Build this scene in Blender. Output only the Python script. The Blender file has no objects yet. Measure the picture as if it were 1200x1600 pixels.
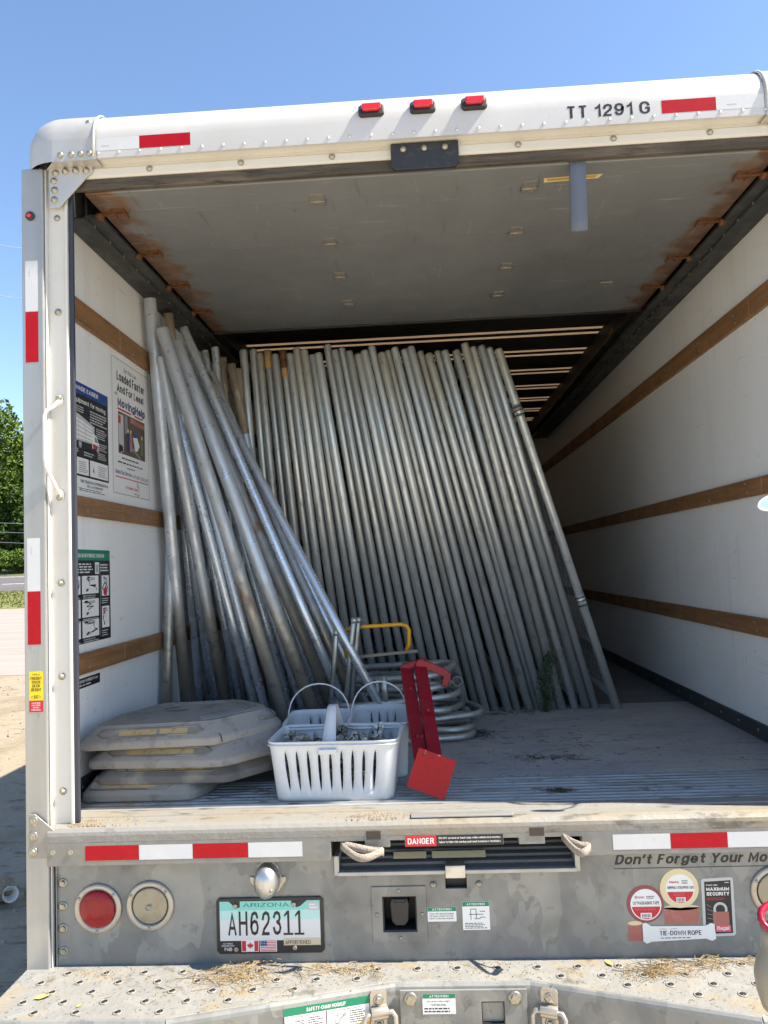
import bpy, bmesh, math, random
from mathutils import Vector, Matrix

R = math.radians
random.seed(7)
sc = bpy.context.scene
COL = sc.collection
DZ = 0.90                       # deck height above the ground

# ------------------------------------------------------------------ camera
cam = bpy.data.cameras.new('camera')
cam.sensor_fit = 'VERTICAL'; cam.sensor_height = 36.0
cam.lens = 1200.7 / 1600 * 36.0
cam.clip_start = 0.05; cam.clip_end = 2000
co = bpy.data.objects.new('camera', cam); COL.objects.link(co)
rt = Vector((0.99793954, 0.05087241, -0.03909818)); up = Vector((0.04243997, -0.06635881, 0.99689285))
fw = Vector((-0.04811983, 0.99649812, 0.06838111))
mw = Matrix((rt, up, -fw)).transposed().to_4x4()
mw.translation = Vector((-0.0556, -2.216, 0.7085 + DZ))
co.matrix_world = mw
sc.camera = co

# ------------------------------------------------------------------ light
SUN = Vector((0.78, -0.096, 1.0)).normalized()
SKY = 0.082
w = bpy.data.worlds.new('World'); sc.world = w; w.use_nodes = True
nt = w.node_tree
bg = nt.nodes['Background']; bg.inputs['Strength'].default_value = SKY
sky = nt.nodes.new('ShaderNodeTexSky'); sky.sky_type = 'NISHITA'; sky.sun_disc = False
sky.sun_elevation = math.asin(SUN.z); sky.sun_rotation = math.atan2(SUN.x, SUN.y)
sky.air_density = 1.0; sky.dust_density = 0.2; sky.ozone_density = 3.0
nt.links.new(sky.outputs[0], bg.inputs[0])
sl = bpy.data.lights.new('sun', 'SUN'); sl.energy = 4.2; sl.angle = R(0.53); sl.color = (1.0, 0.91, 0.77)
so = bpy.data.objects.new('sun', sl); COL.objects.link(so)
so.rotation_euler = (-SUN).to_track_quat('-Z', 'Y').to_euler(); so.location = (6, -4, 9)
vs = sc.view_settings
vs.view_transform = 'Standard'; vs.look = 'None'; vs.exposure = 1.72; vs.gamma = 1.0; vs.use_curve_mapping = False
sc.cycles.max_bounces = 7; sc.cycles.diffuse_bounces = 6; sc.cycles.glossy_bounces = 4
sc.cycles.use_denoising = True; sc.cycles.use_adaptive_sampling = True; sc.cycles.adaptive_threshold = .02

# ------------------------------------------------------------------ materials
MATS = {}
def lin(r, g, b):
    f = lambda c: c / 255 / 12.92 if c / 255 <= .04045 else ((c / 255 + .055) / 1.055) ** 2.4
    return (f(r), f(g), f(b))
def mat(name, col, rough=.5, metal=0., mix=(), bump=None, spec=.5, rvar=None, trans=0., rnd=0., bump2=None, coat=0., rmix=None):
    """mix: (kind, scale, stretch, colour, lo, hi[, amount]) layers over the base colour"""
    if name in MATS: return MATS[name]
    m = bpy.data.materials.new(name); m.use_nodes = True
    n = m.node_tree.nodes; l = m.node_tree.links
    p = n['Principled BSDF']
    p.inputs['Roughness'].default_value = rough; p.inputs['Metallic'].default_value = metal
    p.inputs['Specular IOR Level'].default_value = spec
    p.inputs['Transmission Weight'].default_value = trans
    p.inputs['Coat Weight'].default_value = coat
    tc = n.new('ShaderNodeTexCoord'); src = tc.outputs['Object']
    if rnd:
        oi = n.new('ShaderNodeObjectInfo'); va = n.new('ShaderNodeVectorMath'); va.operation = 'ADD'
        ms = n.new('ShaderNodeMath'); ms.operation = 'MULTIPLY'; ms.inputs[1].default_value = 37.0
        l.new(oi.outputs['Random'], ms.inputs[0]); l.new(src, va.inputs[0]); l.new(ms.outputs[0], va.inputs[1]); src = va.outputs[0]
    def tex(kind, scale, stretch, detail=3):
        mp = n.new('ShaderNodeMapping'); mp.inputs['Scale'].default_value = stretch; l.new(tc.outputs['Object'] if kind in ('gradz', 'absx') else src, mp.inputs[0])
        if kind == 'spangle':
            t0 = n.new('ShaderNodeTexNoise'); t0.inputs['Scale'].default_value = scale * 1.2; t0.inputs['Detail'].default_value = 2; l.new(mp.outputs[0], t0.inputs[0])
            mxv = n.new('ShaderNodeVectorMath'); mxv.operation = 'MULTIPLY_ADD'; mxv.inputs[1].default_value = (1.2 / scale,) * 3; l.new(t0.outputs['Color'], mxv.inputs[0]); l.new(mp.outputs[0], mxv.inputs[2])
            t = n.new('ShaderNodeTexVoronoi'); t.inputs['Scale'].default_value = scale; l.new(mxv.outputs[0], t.inputs[0])
            s = n.new('ShaderNodeSeparateColor'); l.new(t.outputs['Color'], s.inputs[0]); return s.outputs[0]
        if kind == 'voronoi':
            t = n.new('ShaderNodeTexVoronoi'); t.inputs['Scale'].default_value = scale; l.new(mp.outputs[0], t.inputs[0])
            s = n.new('ShaderNodeSeparateColor'); l.new(t.outputs['Color'], s.inputs[0]); return s.outputs[0]
        if kind == 'wave':
            t = n.new('ShaderNodeTexWave'); t.inputs['Scale'].default_value = scale; t.inputs['Distortion'].default_value = 6
            t.inputs['Detail'].default_value = 3; t.inputs['Detail Scale'].default_value = 1.5
            l.new(mp.outputs[0], t.inputs[0]); return t.outputs['Fac']
        if kind == 'gradz':
            s = n.new('ShaderNodeSeparateXYZ'); l.new(mp.outputs[0], s.inputs[0])
            t = n.new('ShaderNodeTexNoise'); t.inputs['Scale'].default_value = scale; t.inputs['Detail'].default_value = 4
            l.new(src, t.inputs[0])
            a = n.new('ShaderNodeMath'); a.operation = 'MULTIPLY_ADD'; a.inputs[1].default_value = .6
            l.new(t.outputs[0], a.inputs[0]); l.new(s.outputs[2], a.inputs[2]); return a.outputs[0]
        if kind == 'absx':
            s = n.new('ShaderNodeSeparateXYZ'); l.new(mp.outputs[0], s.inputs[0])
            b = n.new('ShaderNodeMath'); b.operation = 'ABSOLUTE'; l.new(s.outputs[0], b.inputs[0])
            t = n.new('ShaderNodeTexNoise'); t.inputs['Scale'].default_value = scale; t.inputs['Detail'].default_value = 4
            l.new(src, t.inputs[0])
            a = n.new('ShaderNodeMath'); a.operation = 'MULTIPLY_ADD'; a.inputs[1].default_value = .35
            l.new(t.outputs[0], a.inputs[0]); l.new(b.outputs[0], a.inputs[2]); return a.outputs[0]
        t = n.new('ShaderNodeTexNoise'); t.inputs['Scale'].default_value = scale; t.inputs['Detail'].default_value = detail
        t.inputs['Roughness'].default_value = .62
        l.new(mp.outputs[0], t.inputs[0]); return t.outputs[0]
    c = n.new('ShaderNodeRGB'); c.outputs[0].default_value = (*col, 1); cur = c.outputs[0]
    for k in mix:
        kind, scale, stretch, c2, lo, hi = k[:6]; amt = k[6] if len(k) > 6 else 1.
        if isinstance(stretch, (int, float)): stretch = (stretch,) * 3
        f = tex(kind, scale, stretch)
        mr = n.new('ShaderNodeMapRange'); mr.inputs[1].default_value = lo; mr.inputs[2].default_value = hi
        mr.inputs[4].default_value = amt; l.new(f, mr.inputs[0])
        mx = n.new('ShaderNodeMix'); mx.data_type = 'RGBA'; l.new(mr.outputs[0], mx.inputs[0])
        l.new(cur, mx.inputs[6]); mx.inputs[7].default_value = (*c2, 1); cur = mx.outputs[2]
    if rnd:
        hv = n.new('ShaderNodeHueSaturation'); mv = n.new('ShaderNodeMapRange')
        mv.inputs[3].default_value = 1 - rnd; mv.inputs[4].default_value = 1 + rnd
        l.new(oi.outputs['Random'], mv.inputs[0]); l.new(mv.outputs[0], hv.inputs['Value']); l.new(cur, hv.inputs['Color']); cur = hv.outputs[0]
    l.new(cur, p.inputs['Base Color'])
    if rvar:
        f = tex('noise', rvar[0], (1, 1, 1)); mr = n.new('ShaderNodeMapRange'); mr.inputs[1].default_value = .35; mr.inputs[2].default_value = .65
        mr.inputs[3].default_value = rvar[1]; mr.inputs[4].default_value = rvar[2]; l.new(f, mr.inputs[0]); l.new(mr.outputs[0], p.inputs['Roughness'])
    last = None
    for b in (bump, bump2):
        if b:
            f = tex('noise', b[0], b[2] if len(b) > 2 else (1, 1, 1), 3)
            bn = n.new('ShaderNodeBump'); bn.inputs['Strength'].default_value = b[1]; bn.inputs['Distance'].default_value = b[3] if len(b) > 3 else .01
            l.new(f, bn.inputs['Height'])
            if last: l.new(last, bn.inputs['Normal'])
            last = bn.outputs[0]
    if last: l.new(last, p.inputs['Normal'])
    MATS[name] = m
    return m

GALV = mat('galvanized_plate', (.185, .19, .188), .55, .3, mix=[('noise', 5, (1.4, 1, .8), (.235, .238, .23), .44, .56, .8), ('spangle', 17, (1, 1, .55), (.27, .275, .265), .35, .95, .75), ('spangle', 9, (1, 1, .45), (.31, .31, .285), .74, .80, .6),
           ('noise', 3, 1, (.14, .135, .122), .52, .70, .7), ('noise', 22, 1, (.14, .137, .128), .60, .66, .5)], rvar=(12, .42, .65), bump=(40, .08))
LIPM = mat('galvanized_lip', (0.211, 0.211, 0.204), .52, .3, mix=[('voronoi', 40, 1, (0.255, 0.253, 0.240), .3, .9, .6), ('noise', 9, (.5, 1, 1), (0.237, 0.217, 0.177), .5, .7, .8)], rvar=(14, .4, .65), bump=(30, .1))
STEPM = mat('galvanized_step', (0.245, 0.243, 0.231), .55, .15, mix=[('voronoi', 25, 1, (0.297, 0.292, 0.273), .3, .9, .6), ('noise', 4.5, (1, 1.6, 1), (0.285, 0.239, 0.159), .54, .64, .85), ('noise', 14, 1, (0.134, 0.121, 0.097), .58, .70, .8),
            ('noise', 90, 1, (0.087, 0.075, 0.061), .60, .68, .8)], bump=(60, .25))
PIPE = mat('galvanized_pipe', (.62, .68, .76), .28, .62, mix=[('noise', 5, (1, 1, .2), (.52, .57, .63), .42, .66, .8), ('noise', 30, (1, 1, .4), (.36, .38, .40), .60, .70, .6)], rvar=(10, .2, .36), rnd=.10)
PANELPIPE = mat('weathered_pipe', (.53, .565, .58), .38, .62, mix=[('noise', 3, (1, 1, .3), (.43, .455, .455), .40, .65, .8), ('noise', 30, (1, 1, .6), (.28, .285, .27), .60, .72, .6), ('noise', 2.2, (1, 1, .25), (.45, .44, .38), .58, .72, .5)],
                rvar=(16, .3, .48), rnd=.22, bump=(70, .05))
PANELPIPE2 = mat('yellowed_pipe', (.52, .55, .555), .39, .6, mix=[('gradz', 3, (1, 1, 1), (.46, .42, .31), 1.55, 2.2, .8), ('noise', 3, (1, 1, .3), (.42, .43, .415), .40, .65, .8), ('noise', 26, (1, 1, .6), (.26, .255, .23), .58, .70, .7)],
                rvar=(16, .3, .5), rnd=.2, bump=(70, .05))
DPIPE = mat('muddy_pipe', (.52, .56, .61), .32, .5, mix=[('noise', 5, (1, 1, .3), (.47, .50, .53), .42, .66), ('gradz', 9, (1, 1, -1.3), (.34, .315, .27), -.62, -.40, .9), ('noise', 34, (1, 1, .5), (.25, .24, .21), .62, .70, .5), ('gradz', 30, (1, 1, -1.3), (.20, .17, .13), -.40, -.15, .8), ('noise', 14, (1, 1, .6), (.42, .42, .40), .60, .68, .5)],
            rvar=(14, .26, .6), rnd=.1, bump=(80, .1))
RPIPE = mat('rusty_pipe', (.51, .545, .59), .36, .45, mix=[('noise', 5, (1, 1, .3), (.44, .46, .47), .42, .66), ('gradz', 6, (1, 1, -1.3), (.36, .32, .255), -.85, -.50, .85), ('noise', 11, (1, 1, .35), (.32, .17, .07), .57, .65, .8), ('noise', 40, (1, 1, .6), (.17, .13, .09), .63, .70, .6)],
            rvar=(14, .3, .7), rnd=.1, bump=(80, .1))
BPIPE = mat('tan_weathered_pipe', (.36, .31, .24), .6, .25, mix=[('noise', 12, (1, 1, .25), (.25, .20, .14), .4, .65), ('noise', 40, (1, 1, .4), (.42, .38, .32), .55, .7)], rnd=.15)
BENT = mat('bent_pipe', (.47, .49, .49), .42, .8, mix=[('noise', 9, 1, (.33, .33, .30), .45, .66, .8), ('noise', 50, 1, (.18, .17, .15), .62, .72, .8)], rvar=(14, .35, .6), rnd=.1)
ALU = mat('brushed_aluminium', (0.391, 0.395, 0.391), .42, .55, mix=[('noise', 4, (4, 4, .3), (0.332, 0.327, 0.306), .42, .62, .6), ('noise', 35, (1, 1, .3), (0.212, 0.204, 0.187), .66, .76, .6)], rvar=(8, .36, .52))
WPAINT = mat('white_paint', (0.595, 0.582, 0.544), .38, 0, mix=[('noise', 3, 1, (0.535, 0.510, 0.451), .45, .7, .6), ('noise', 40, 1, (0.425, 0.383, 0.306), .68, .76, .5)], rvar=(9, .3, .48))
WHEAD = mat('white_header', (0.541, 0.533, 0.517), .3, .1, mix=[('noise', 2.2, (1, 1, 1), (0.476, 0.459, 0.426), .45, .7, .7), ('noise', 60, 1, (0.287, 0.262, 0.230), .7, .76, .6)], rvar=(6, .25, .42))
CAPM = mat('cast_cap', (0.508, 0.497, 0.475), .42, .4, mix=[('noise', 6, 1, (0.432, 0.416, 0.367), .45, .66, .7)], rvar=(10, .32, .5))
WALL = mat('white_wall', (.82, .83, .835), .33, 0, mix=[('noise', 2.5, (1, 5, .25), (.70, .685, .64), .55, .72, .6), ('noise', 14, (1, .25, 5), (.60, .585, .55), .66, .70, .7), ('noise', 1.3, (1, 1, .4), (.78, .77, .74), .4, .66, .8), ('noise', 5, (1, 3, .3), (.70, .69, .65), .60, .74, .5), ('noise', 26, (.3, .8, 2.5), (.52, .50, .46), .67, .72, .6), ('noise', 60, (.5, .5, .5), (.30, .29, .27), .72, .76, .7)],
           rvar=(5, .28, .45), bump=(3, .03, (1, 1, .3), .05))
DOORM = mat('door_grey', (.182, .19, .196), .5, 0, mix=[('noise', 1.6, (1, .6, 1), (.152, .158, .162), .4, .65, .8), ('absx', 9, (1, 1, 1), (.17, .085, .038), 1.115, 1.175, .85), ('absx', 16, (1, 1, 1), (.10, .05, .025), 1.16, 1.21, .8), ('noise', 9, (4, .35, 1), (.11, .11, .105), .63, .70, .5),
            ('noise', 22, (.18, 4, 1), (.36, .355, .34), .67, .72, .7), ('noise', 22, (4, .18, 1), (.34, .335, .32), .69, .73, .7), ('noise', 45, 1, (.07, .065, .058), .70, .74, .8)], rvar=(6, .4, .6), bump=(4, .05, (1, 1, 1), .03))
RUST = mat('rusty_hinge', (.20, .085, .035), .8, .2, mix=[('noise', 60, 1, (.10, .045, .02), .4, .65)], bump=(120, .3))
HINGE = mat('hinge_grey', (.24, .225, .20), .5, .3, mix=[('noise', 50, 1, (.42, .40, .36), .6, .7)])
TRACK = mat('track_steel', (.06, .063, .062), .5, .4, mix=[('noise', 14, (1, .4, 1), (.11, .11, .105), .5, .7), ('noise', 60, 1, (.03, .03, .03), .6, .7)], rvar=(12, .4, .65))
BLACK = mat('black_panel', (.018, .018, .02), .55)
RUBBER = mat('black_rubber', (.02, .022, .028), .6, mix=[('noise', 50, 1, (.05, .05, .05), .55, .7)])
SEAL = mat('navy_seal', (.03, .034, .05), .5)
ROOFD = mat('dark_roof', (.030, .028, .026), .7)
HEADW = mat('dirty_header_wood', (.055, .045, .034), .8, mix=[('noise', 8, (.3, 1, 4), (.12, .095, .07), .45, .65), ('noise', 30, (.3, 1, 3), (.02, .018, .015), .55, .7)], bump=(30, .4))
WOOD = mat('varnished_wood', (.28, .142, .060), .48, 0, mix=[('noise', 3.0, (1, .8, 14), (.20, .098, .042), .40, .62), ('noise', 9, (1, .5, 16), (.34, .185, .088), .52, .68, .7), ('noise', 26, 1, (.16, .085, .04), .62, .70, .8), ('noise', 4, (1, 1.5, 9), (.17, .085, .035), .58, .70, .75), ('noise', 70, (1, .4, 2), (.50, .36, .24), .70, .74, .7)], rvar=(7, .36, .6), bump=(20, .1, (1, .5, 8)))
FLOOR = mat('worn_floor', (.32, .315, .32), .62, 0, mix=[('noise', 2.4, (1, 1.6, 1), (.41, .395, .37), .42, .64, .9), ('noise', 10, (.5, 2.5, 1), (.19, .185, .18), .55, .70, .8), ('noise', 50, (1, 1, 1), (.09, .08, .065), .60, .70, .9)], rvar=(6, .5, .75), bump=(30, .12))
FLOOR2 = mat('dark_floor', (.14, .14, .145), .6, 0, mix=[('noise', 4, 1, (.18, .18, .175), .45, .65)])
SILL = mat('ribbed_aluminium', (.33, .33, .325), .5, .3, mix=[('noise', 6, (.4, 2, 1), (.20, .18, .15), .5, .68, .9), ('noise', 30, (.3, 2, 1), (.10, .085, .065), .58, .70, .9)], rvar=(10, .4, .7))
DECKE = mat('dusty_deck_edge', (0.243, 0.236, 0.218), .6, .15, mix=[('noise', 5, (.35, 1, 1), (0.253, 0.218, 0.164), .46, .64, .9), ('noise', 22, (.4, 1, 1), (0.108, 0.092, 0.073), .56, .68, .8)], bump=(40, .2))
KICK = mat('kick_plate', (.055, .06, .065), .5, .3, mix=[('noise', 9, (1, .3, 1), (.09, .09, .09), .5, .7)])
BOLT = mat('zinc_bolt', (0.352, 0.336, 0.288), .36, .75, mix=[('noise', 80, 1, (0.288, 0.248, 0.176), .5, .68, .8)])
RIVET = mat('rivet', (.62, .61, .58), .35, .6)
STAIN = mat('stainless', (.50, .50, .50), .3, .9, mix=[('noise', 12, 1, (.36, .35, .33), .45, .65)], rvar=(14, .22, .5))
BEZ = mat('lamp_bezel', (.42, .385, .335), .36, .6, mix=[('noise', 25, 1, (.38, .28, .18), .58, .70, .7)])
REDT = mat('red_tape', (.38, .004, .012), .45, spec=.2, mix=[('noise', 40, 1, (.42, .01, .018), .5, .7, .6)])
WHT = mat('white_tape', (.56, .57, .59), .4, mix=[('noise', 18, 1, (.60, .60, .59), .5, .7, .8), ('noise', 70, 1, (.45, .43, .4), .66, .74, .6)])
REDL = mat('red_lens', (.30, .004, .010), .25, coat=.15, mix=[('voronoi', 260, 1, (.18, .002, .006), .2, .9, .8)], spec=.35)
REDL2 = mat('red_marker_lens', (.55, .010, .016), .12, coat=.6)
CLENS = mat('clear_lens', (.27, .255, .20), .12, .35, mix=[('noise', 20, 1, (.19, .17, .12), .5, .7, .8)], coat=.7)
GLASS = mat('lamp_glass', (.75, .76, .76), .08, 0, trans=.85)
INK = mat('black_print', (.012, .012, .014), .45)
INKW = mat('white_print', (.76, .76, .75), .45)
INKR = mat('red_print', (.52, .015, .03), .45)
INKG = mat('green_print', (.005, .20, .105), .45)
INKB = mat('blue_print', (.012, .055, .24), .45)
INKN = mat('navy_print', (.015, .025, .13), .45)
INKY = mat('yellow_print', (.80, .60, .01), .45)
INKO = mat('orange_print', (.80, .38, .01), .45)
INKP = mat('pink_print', (.62, .09, .16), .45)
GREYP = mat('grey_print', (.25, .25, .25), .5)
LGREY = mat('light_grey_print', (.50, .50, .50), .5)
CREAM = mat('cream_tape_print', (.70, .58, .34), .45)
MAROON = mat('maroon_tape_print', (.25, .06, .07), .45)
COPPER = mat('brown_tape_print', (.36, .12, .10), .35, mix=[('noise', 20, 1, (.46, .20, .16), .5, .7)])
TEAL = mat('plate_teal', (.22, .58, .52), .4); TEAL2 = mat('plate_pale_teal', (.45, .67, .64), .4); PLW = mat('plate_white', (.66, .66, .66), .4); PLT = mat('plate_sand', (.58, .50, .34), .4)
TEALD = mat('plate_dark_teal', (.02, .25, .22), .45)
BLKP = mat('black_plastic', (.016, .016, .018), .42)
WPLAS = mat('white_plastic', (0.623, 0.640, 0.656), .38, mix=[('noise', 8, 1, (0.558, 0.566, 0.566), .48, .7, .7), ('noise', 50, 1, (0.410, 0.377, 0.328), .68, .76, .5)])
SLAB = mat('dusty_grey_plastic', (0.235, 0.222, 0.204), .82, 0, mix=[('noise', 5, 1, (0.280, 0.265, 0.238), .42, .64, .8), ('noise', 16, 1, (0.157, 0.149, 0.139), .55, .70, .8), ('noise', 70, 1, (0.086, 0.081, 0.075), .65, .73, .8)], bump=(50, .15), rnd=.08)
SLABD = mat('dark_grey_plastic', (.13, .125, .118), .75, 0, mix=[('noise', 7, 1, (.27, .25, .215), .46, .62, .9)], bump=(50, .15))
TANF = mat('tan_filler', (.42, .31, .15), .8, mix=[('noise', 30, 1, (.30, .20, .09), .5, .68)])
REDP = mat('red_enamel', (.26, .006, .018), .42, 0, spec=.3, mix=[('noise', 12, 1, (.23, .008, .016), .45, .68), ('noise', 30, 1, (.10, .045, .03), .62, .66, .9), ('noise', 18, (1, 1, 1), (.30, .27, .24), .67, .69, .9)], rvar=(12, .3, .6), coat=.1, bump=(60, .1))
REDP2 = mat('bright_red_enamel', (.40, .018, .014), .55, 0, spec=.25, mix=[('noise', 14, 1, (.36, .02, .015), .45, .68), ('noise', 40, 1, (.12, .03, .02), .62, .67, .8), ('noise', 26, 1, (.40, .33, .28), .68, .70, .9)], rvar=(12, .35, .6))
YEL = mat('yellow_paint', (.75, .36, .012), .42, mix=[('noise', 30, 1, (.35, .16, .02), .62, .7, .9)])
STRAPM = mat('grey_webbing', (.12, .14, .18), .85, bump=(300, .4, (1, 1, .3)))
COTTON = mat('frayed_cotton', (.34, .30, .25), .95, mix=[('noise', 40, 1, (.30, .25, .20), .5, .68)], bump=(200, .6))
BRASS = mat('brown_ball', (.22, .10, .06), .45, .5, mix=[('noise', 30, 1, (.13, .06, .04), .5, .68)])
CLAMP = mat('clamp_metal', (.42, .41, .36), .42, .7, mix=[('noise', 40, 1, (.16, .12, .08), .52, .68)], rnd=.3)
STRAWM = mat('dry_grass', (0.289, 0.204, 0.093), .85, rnd=.2, mix=[('noise', 9, 1, (0.255, 0.170, 0.076), .45, .65)])
LEAFB = mat('dead_leaf', (.30, .18, .07), .8, rnd=.2)
DIRT = mat('dark_debris', (.06, .048, .035), .95)
SPRIG = mat('green_sprig', (.03, .05, .018), .7, mix=[('noise', 20, 1, (.09, .12, .05), .5, .65)])
JUG = mat('translucent_jug', (.40, .37, .30), .35, trans=.35)
STRIP = mat('roof_fiberglass', (.78, .68, .56), .6)
ns = STRIP.node_tree.nodes; tl = ns.new('ShaderNodeBsdfTranslucent'); tl.inputs[0].default_value = (.78, .66, .53, 1)
ads = ns.new('ShaderNodeMixShader'); ads.inputs[0].default_value = .38
STRIP.node_tree.links.new(ns['Principled BSDF'].outputs[0], ads.inputs[1]); STRIP.node_tree.links.new(tl.outputs[0], ads.inputs[2])
STRIP.node_tree.links.new(ads.outputs[0], ns['Material Output'].inputs[0])
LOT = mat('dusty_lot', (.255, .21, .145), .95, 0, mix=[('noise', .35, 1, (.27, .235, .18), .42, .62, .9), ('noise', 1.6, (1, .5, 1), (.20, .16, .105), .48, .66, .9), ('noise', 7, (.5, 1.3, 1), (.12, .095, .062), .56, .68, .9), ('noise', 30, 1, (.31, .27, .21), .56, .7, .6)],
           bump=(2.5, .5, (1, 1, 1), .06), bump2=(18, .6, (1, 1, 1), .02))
PAVE = mat('pale_pavement', (.24, .215, .195), .9, 0, mix=[('noise', .5, (.3, 2, 1), (.28, .25, .225), .4, .62), ('noise', 4, (.3, 2, 1), (.19, .165, .145), .55, .7, .8)], bump=(20, .2))
ASPH = mat('asphalt_road', (.085, .08, .083), .9, 0, mix=[('noise', .4, (.2, 2, 1), (.12, .11, .105), .4, .65)])
GRASS = mat('lawn', (.12, .145, .035), .9, 0, mix=[('noise', 1.2, 1, (.20, .185, .06), .42, .64), ('noise', 6, 1, (.07, .10, .025), .5, .7)], bump=(8, .6, (1, 1, 1), .1))
LEAF1 = mat('leaf_bright', (.085, .135, .014), .75, spec=.15, mix=[('noise', .7, 1, (.05, .09, .018), .42, .62), ('noise', 3, 1, (.13, .17, .035), .55, .72)])
LEAF2 = mat('leaf_dark', (.03, .058, .009), .75, spec=.15, mix=[('noise', .9, 1, (.055, .085, .02), .45, .65)])
LEAFR = mat('leaf_reddish', (.26, .12, .05), .7, mix=[('noise', 2, 1, (.15, .14, .04), .45, .65)])
BARK = mat('bark', (.10, .075, .05), .9, bump=(8, .6, (1, 1, .3)))
ROCK = mat('broken_concrete', (0.256, 0.216, 0.168), .9, mix=[('noise', 12, 1, (0.176, 0.136, 0.096), .45, .65), ('noise', 40, 1, (0.336, 0.304, 0.264), .55, .7)], bump=(18, .6))
WIRE = mat('power_wire', (.62, .64, .66), .4, .5)

# ------------------------------------------------------------------ mesh builder
class MB:
    def __init__(s): s.v = []; s.f = []; s.sm = []
    def add(s, vs, fs, smooth=False):
        o = len(s.v); s.v += [tuple(v) for v in vs]; s.f += [tuple(i + o for i in f) for f in fs]; s.sm += [smooth] * len(fs); return s
    def box(s, x0, x1, y0, y1, z0, z1):
        vs = [(x, y, z) for x in (x0, x1) for y in (y0, y1) for z in (z0, z1)]
        return s.add(vs, [(0, 1, 3, 2), (4, 6, 7, 5), (0, 4, 5, 1), (2, 3, 7, 6), (0, 2, 6, 4), (1, 5, 7, 3)])
    def prism(s, poly, axis, a, b, smooth=False):
        """poly in the two remaining axes (ordered x,y,z without axis)"""
        def P(p, t):
            return (t, p[0], p[1]) if axis == 0 else (p[0], t, p[1]) if axis == 1 else (p[0], p[1], t)
        n = len(poly); vs = [P(p, a) for p in poly] + [P(p, b) for p in poly]
        fs = [tuple(range(n)), tuple(range(2 * n - 1, n - 1, -1))] + [(i, (i + 1) % n, n + (i + 1) % n, n + i) for i in range(n)]
        return s.add(vs, fs, smooth)
    def tube(s, pts, r, n=10, closed=False, caps=True, smooth=True, twist=0., ry=None):
        pts = [Vector(p) for p in pts]; m = len(pts); rings = []
        prev = None
        for i, p in enumerate(pts):
            if closed: t = (pts[(i + 1) % m] - pts[i - 1])
            else: t = pts[min(i + 1, m - 1)] - pts[max(i - 1, 0)]
            t.normalize()
            if prev is None:
                a = Vector((0, 0, 1)) if abs(t.z) < .9 else Vector((1, 0, 0))
                u = t.cross(a).normalized()
            else:
                u = (prev - t * prev.dot(t)).normalized()
            prev = u; v = t.cross(u)
            rr = r[i] if isinstance(r, (list, tuple)) else r
            r2 = rr if ry is None else ry
            rings.append([p + u * math.cos(twist + 2 * math.pi * k / n) * rr + v * math.sin(twist + 2 * math.pi * k / n) * r2 for k in range(n)])
        vs = [q for ring in rings for q in ring]; fs = []
        for i in range(m if closed else m - 1):
            j = (i + 1) % m
            for k in range(n): fs.append((i * n + k, i * n + (k + 1) % n, j * n + (k + 1) % n, j * n + k))
        o = len(s.v); s.add(vs, fs, smooth)
        if caps and not closed:
            s.f.append(tuple(o + k for k in range(n - 1, -1, -1))); s.sm.append(False)
            s.f.append(tuple(o + (m - 1) * n + k for k in range(n))); s.sm.append(False)
        return s
    def bar(s, p0, p1, w, h, upv=(0, 0, 1)):
        p0 = Vector(p0); p1 = Vector(p1); t = (p1 - p0).normalized(); u = t.cross(Vector(upv)).normalized(); v = u.cross(t)
        vs = [p + u * a * w / 2 + v * b * h / 2 for p in (p0, p1) for a, b in ((-1, -1), (1, -1), (1, 1), (-1, 1))]
        return s.add(vs, [(3, 2, 1, 0), (4, 5, 6, 7), (0, 1, 5, 4), (1, 2, 6, 5), (2, 3, 7, 6), (3, 0, 4, 7)])
    def lathe(s, prof, c=(0, 0, 0), axis='z', n=20, smooth=True):
        """prof: list of (radius, height) along the axis"""
        vs = []; fs = []
        for r_, h in prof:
            for k in range(n):
                a = 2 * math.pi * k / n; q = (r_ * math.cos(a), r_ * math.sin(a), h)
                if axis == 'y': q = (q[0], -q[2], q[1])        # heights grow towards the viewer (-y)
                if axis == 'x': q = (q[2], q[0], q[1])
                vs.append((q[0] + c[0], q[1] + c[1], q[2] + c[2]))
        for i in range(len(prof) - 1):
            for k in range(n): fs.append((i * n + k, i * n + (k + 1) % n, (i + 1) * n + (k + 1) % n, (i + 1) * n + k))
        if prof[0][0] > 1e-5: fs.append(tuple(range(n - 1, -1, -1)))
        if prof[-1][0] > 1e-5: fs.append(tuple((len(prof) - 1) * n + k for k in range(n)))
        return s.add(vs, fs, smooth)
    def gridplate(s, xs, zs, skip, y0, y1):
        """plate facing -y with rectangular openings"""
        cells = {(i, j) for i in range(len(xs) - 1) for j in range(len(zs) - 1) if not skip((xs[i] + xs[i + 1]) / 2, (zs[j] + zs[j + 1]) / 2)}
        o = len(s.v); nz = len(zs); N = len(xs) * nz
        for y in (y0, y1):
            for x in xs:
                for z in zs: s.v.append((x, y, z))
        def I(i, j, b): return o + b * N + i * nz + j
        for i, j in cells:
            s.f.append((I(i, j, 0), I(i + 1, j, 0), I(i + 1, j + 1, 0), I(i, j + 1, 0))); s.sm.append(False)
            s.f.append((I(i, j, 1), I(i, j + 1, 1), I(i + 1, j + 1, 1), I(i + 1, j, 1))); s.sm.append(False)
            for di, dj, e in ((-1, 0, ((i, j), (i, j + 1))), (1, 0, ((i + 1, j + 1), (i + 1, j))), (0, -1, ((i + 1, j), (i, j))), (0, 1, ((i, j + 1), (i + 1, j + 1)))):
                if (i + di, j + dj) not in cells:
                    a, b = e; s.f.append((I(*a, 0), I(*b, 0), I(*b, 1), I(*a, 1))); s.sm.append(False)
        return s
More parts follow.
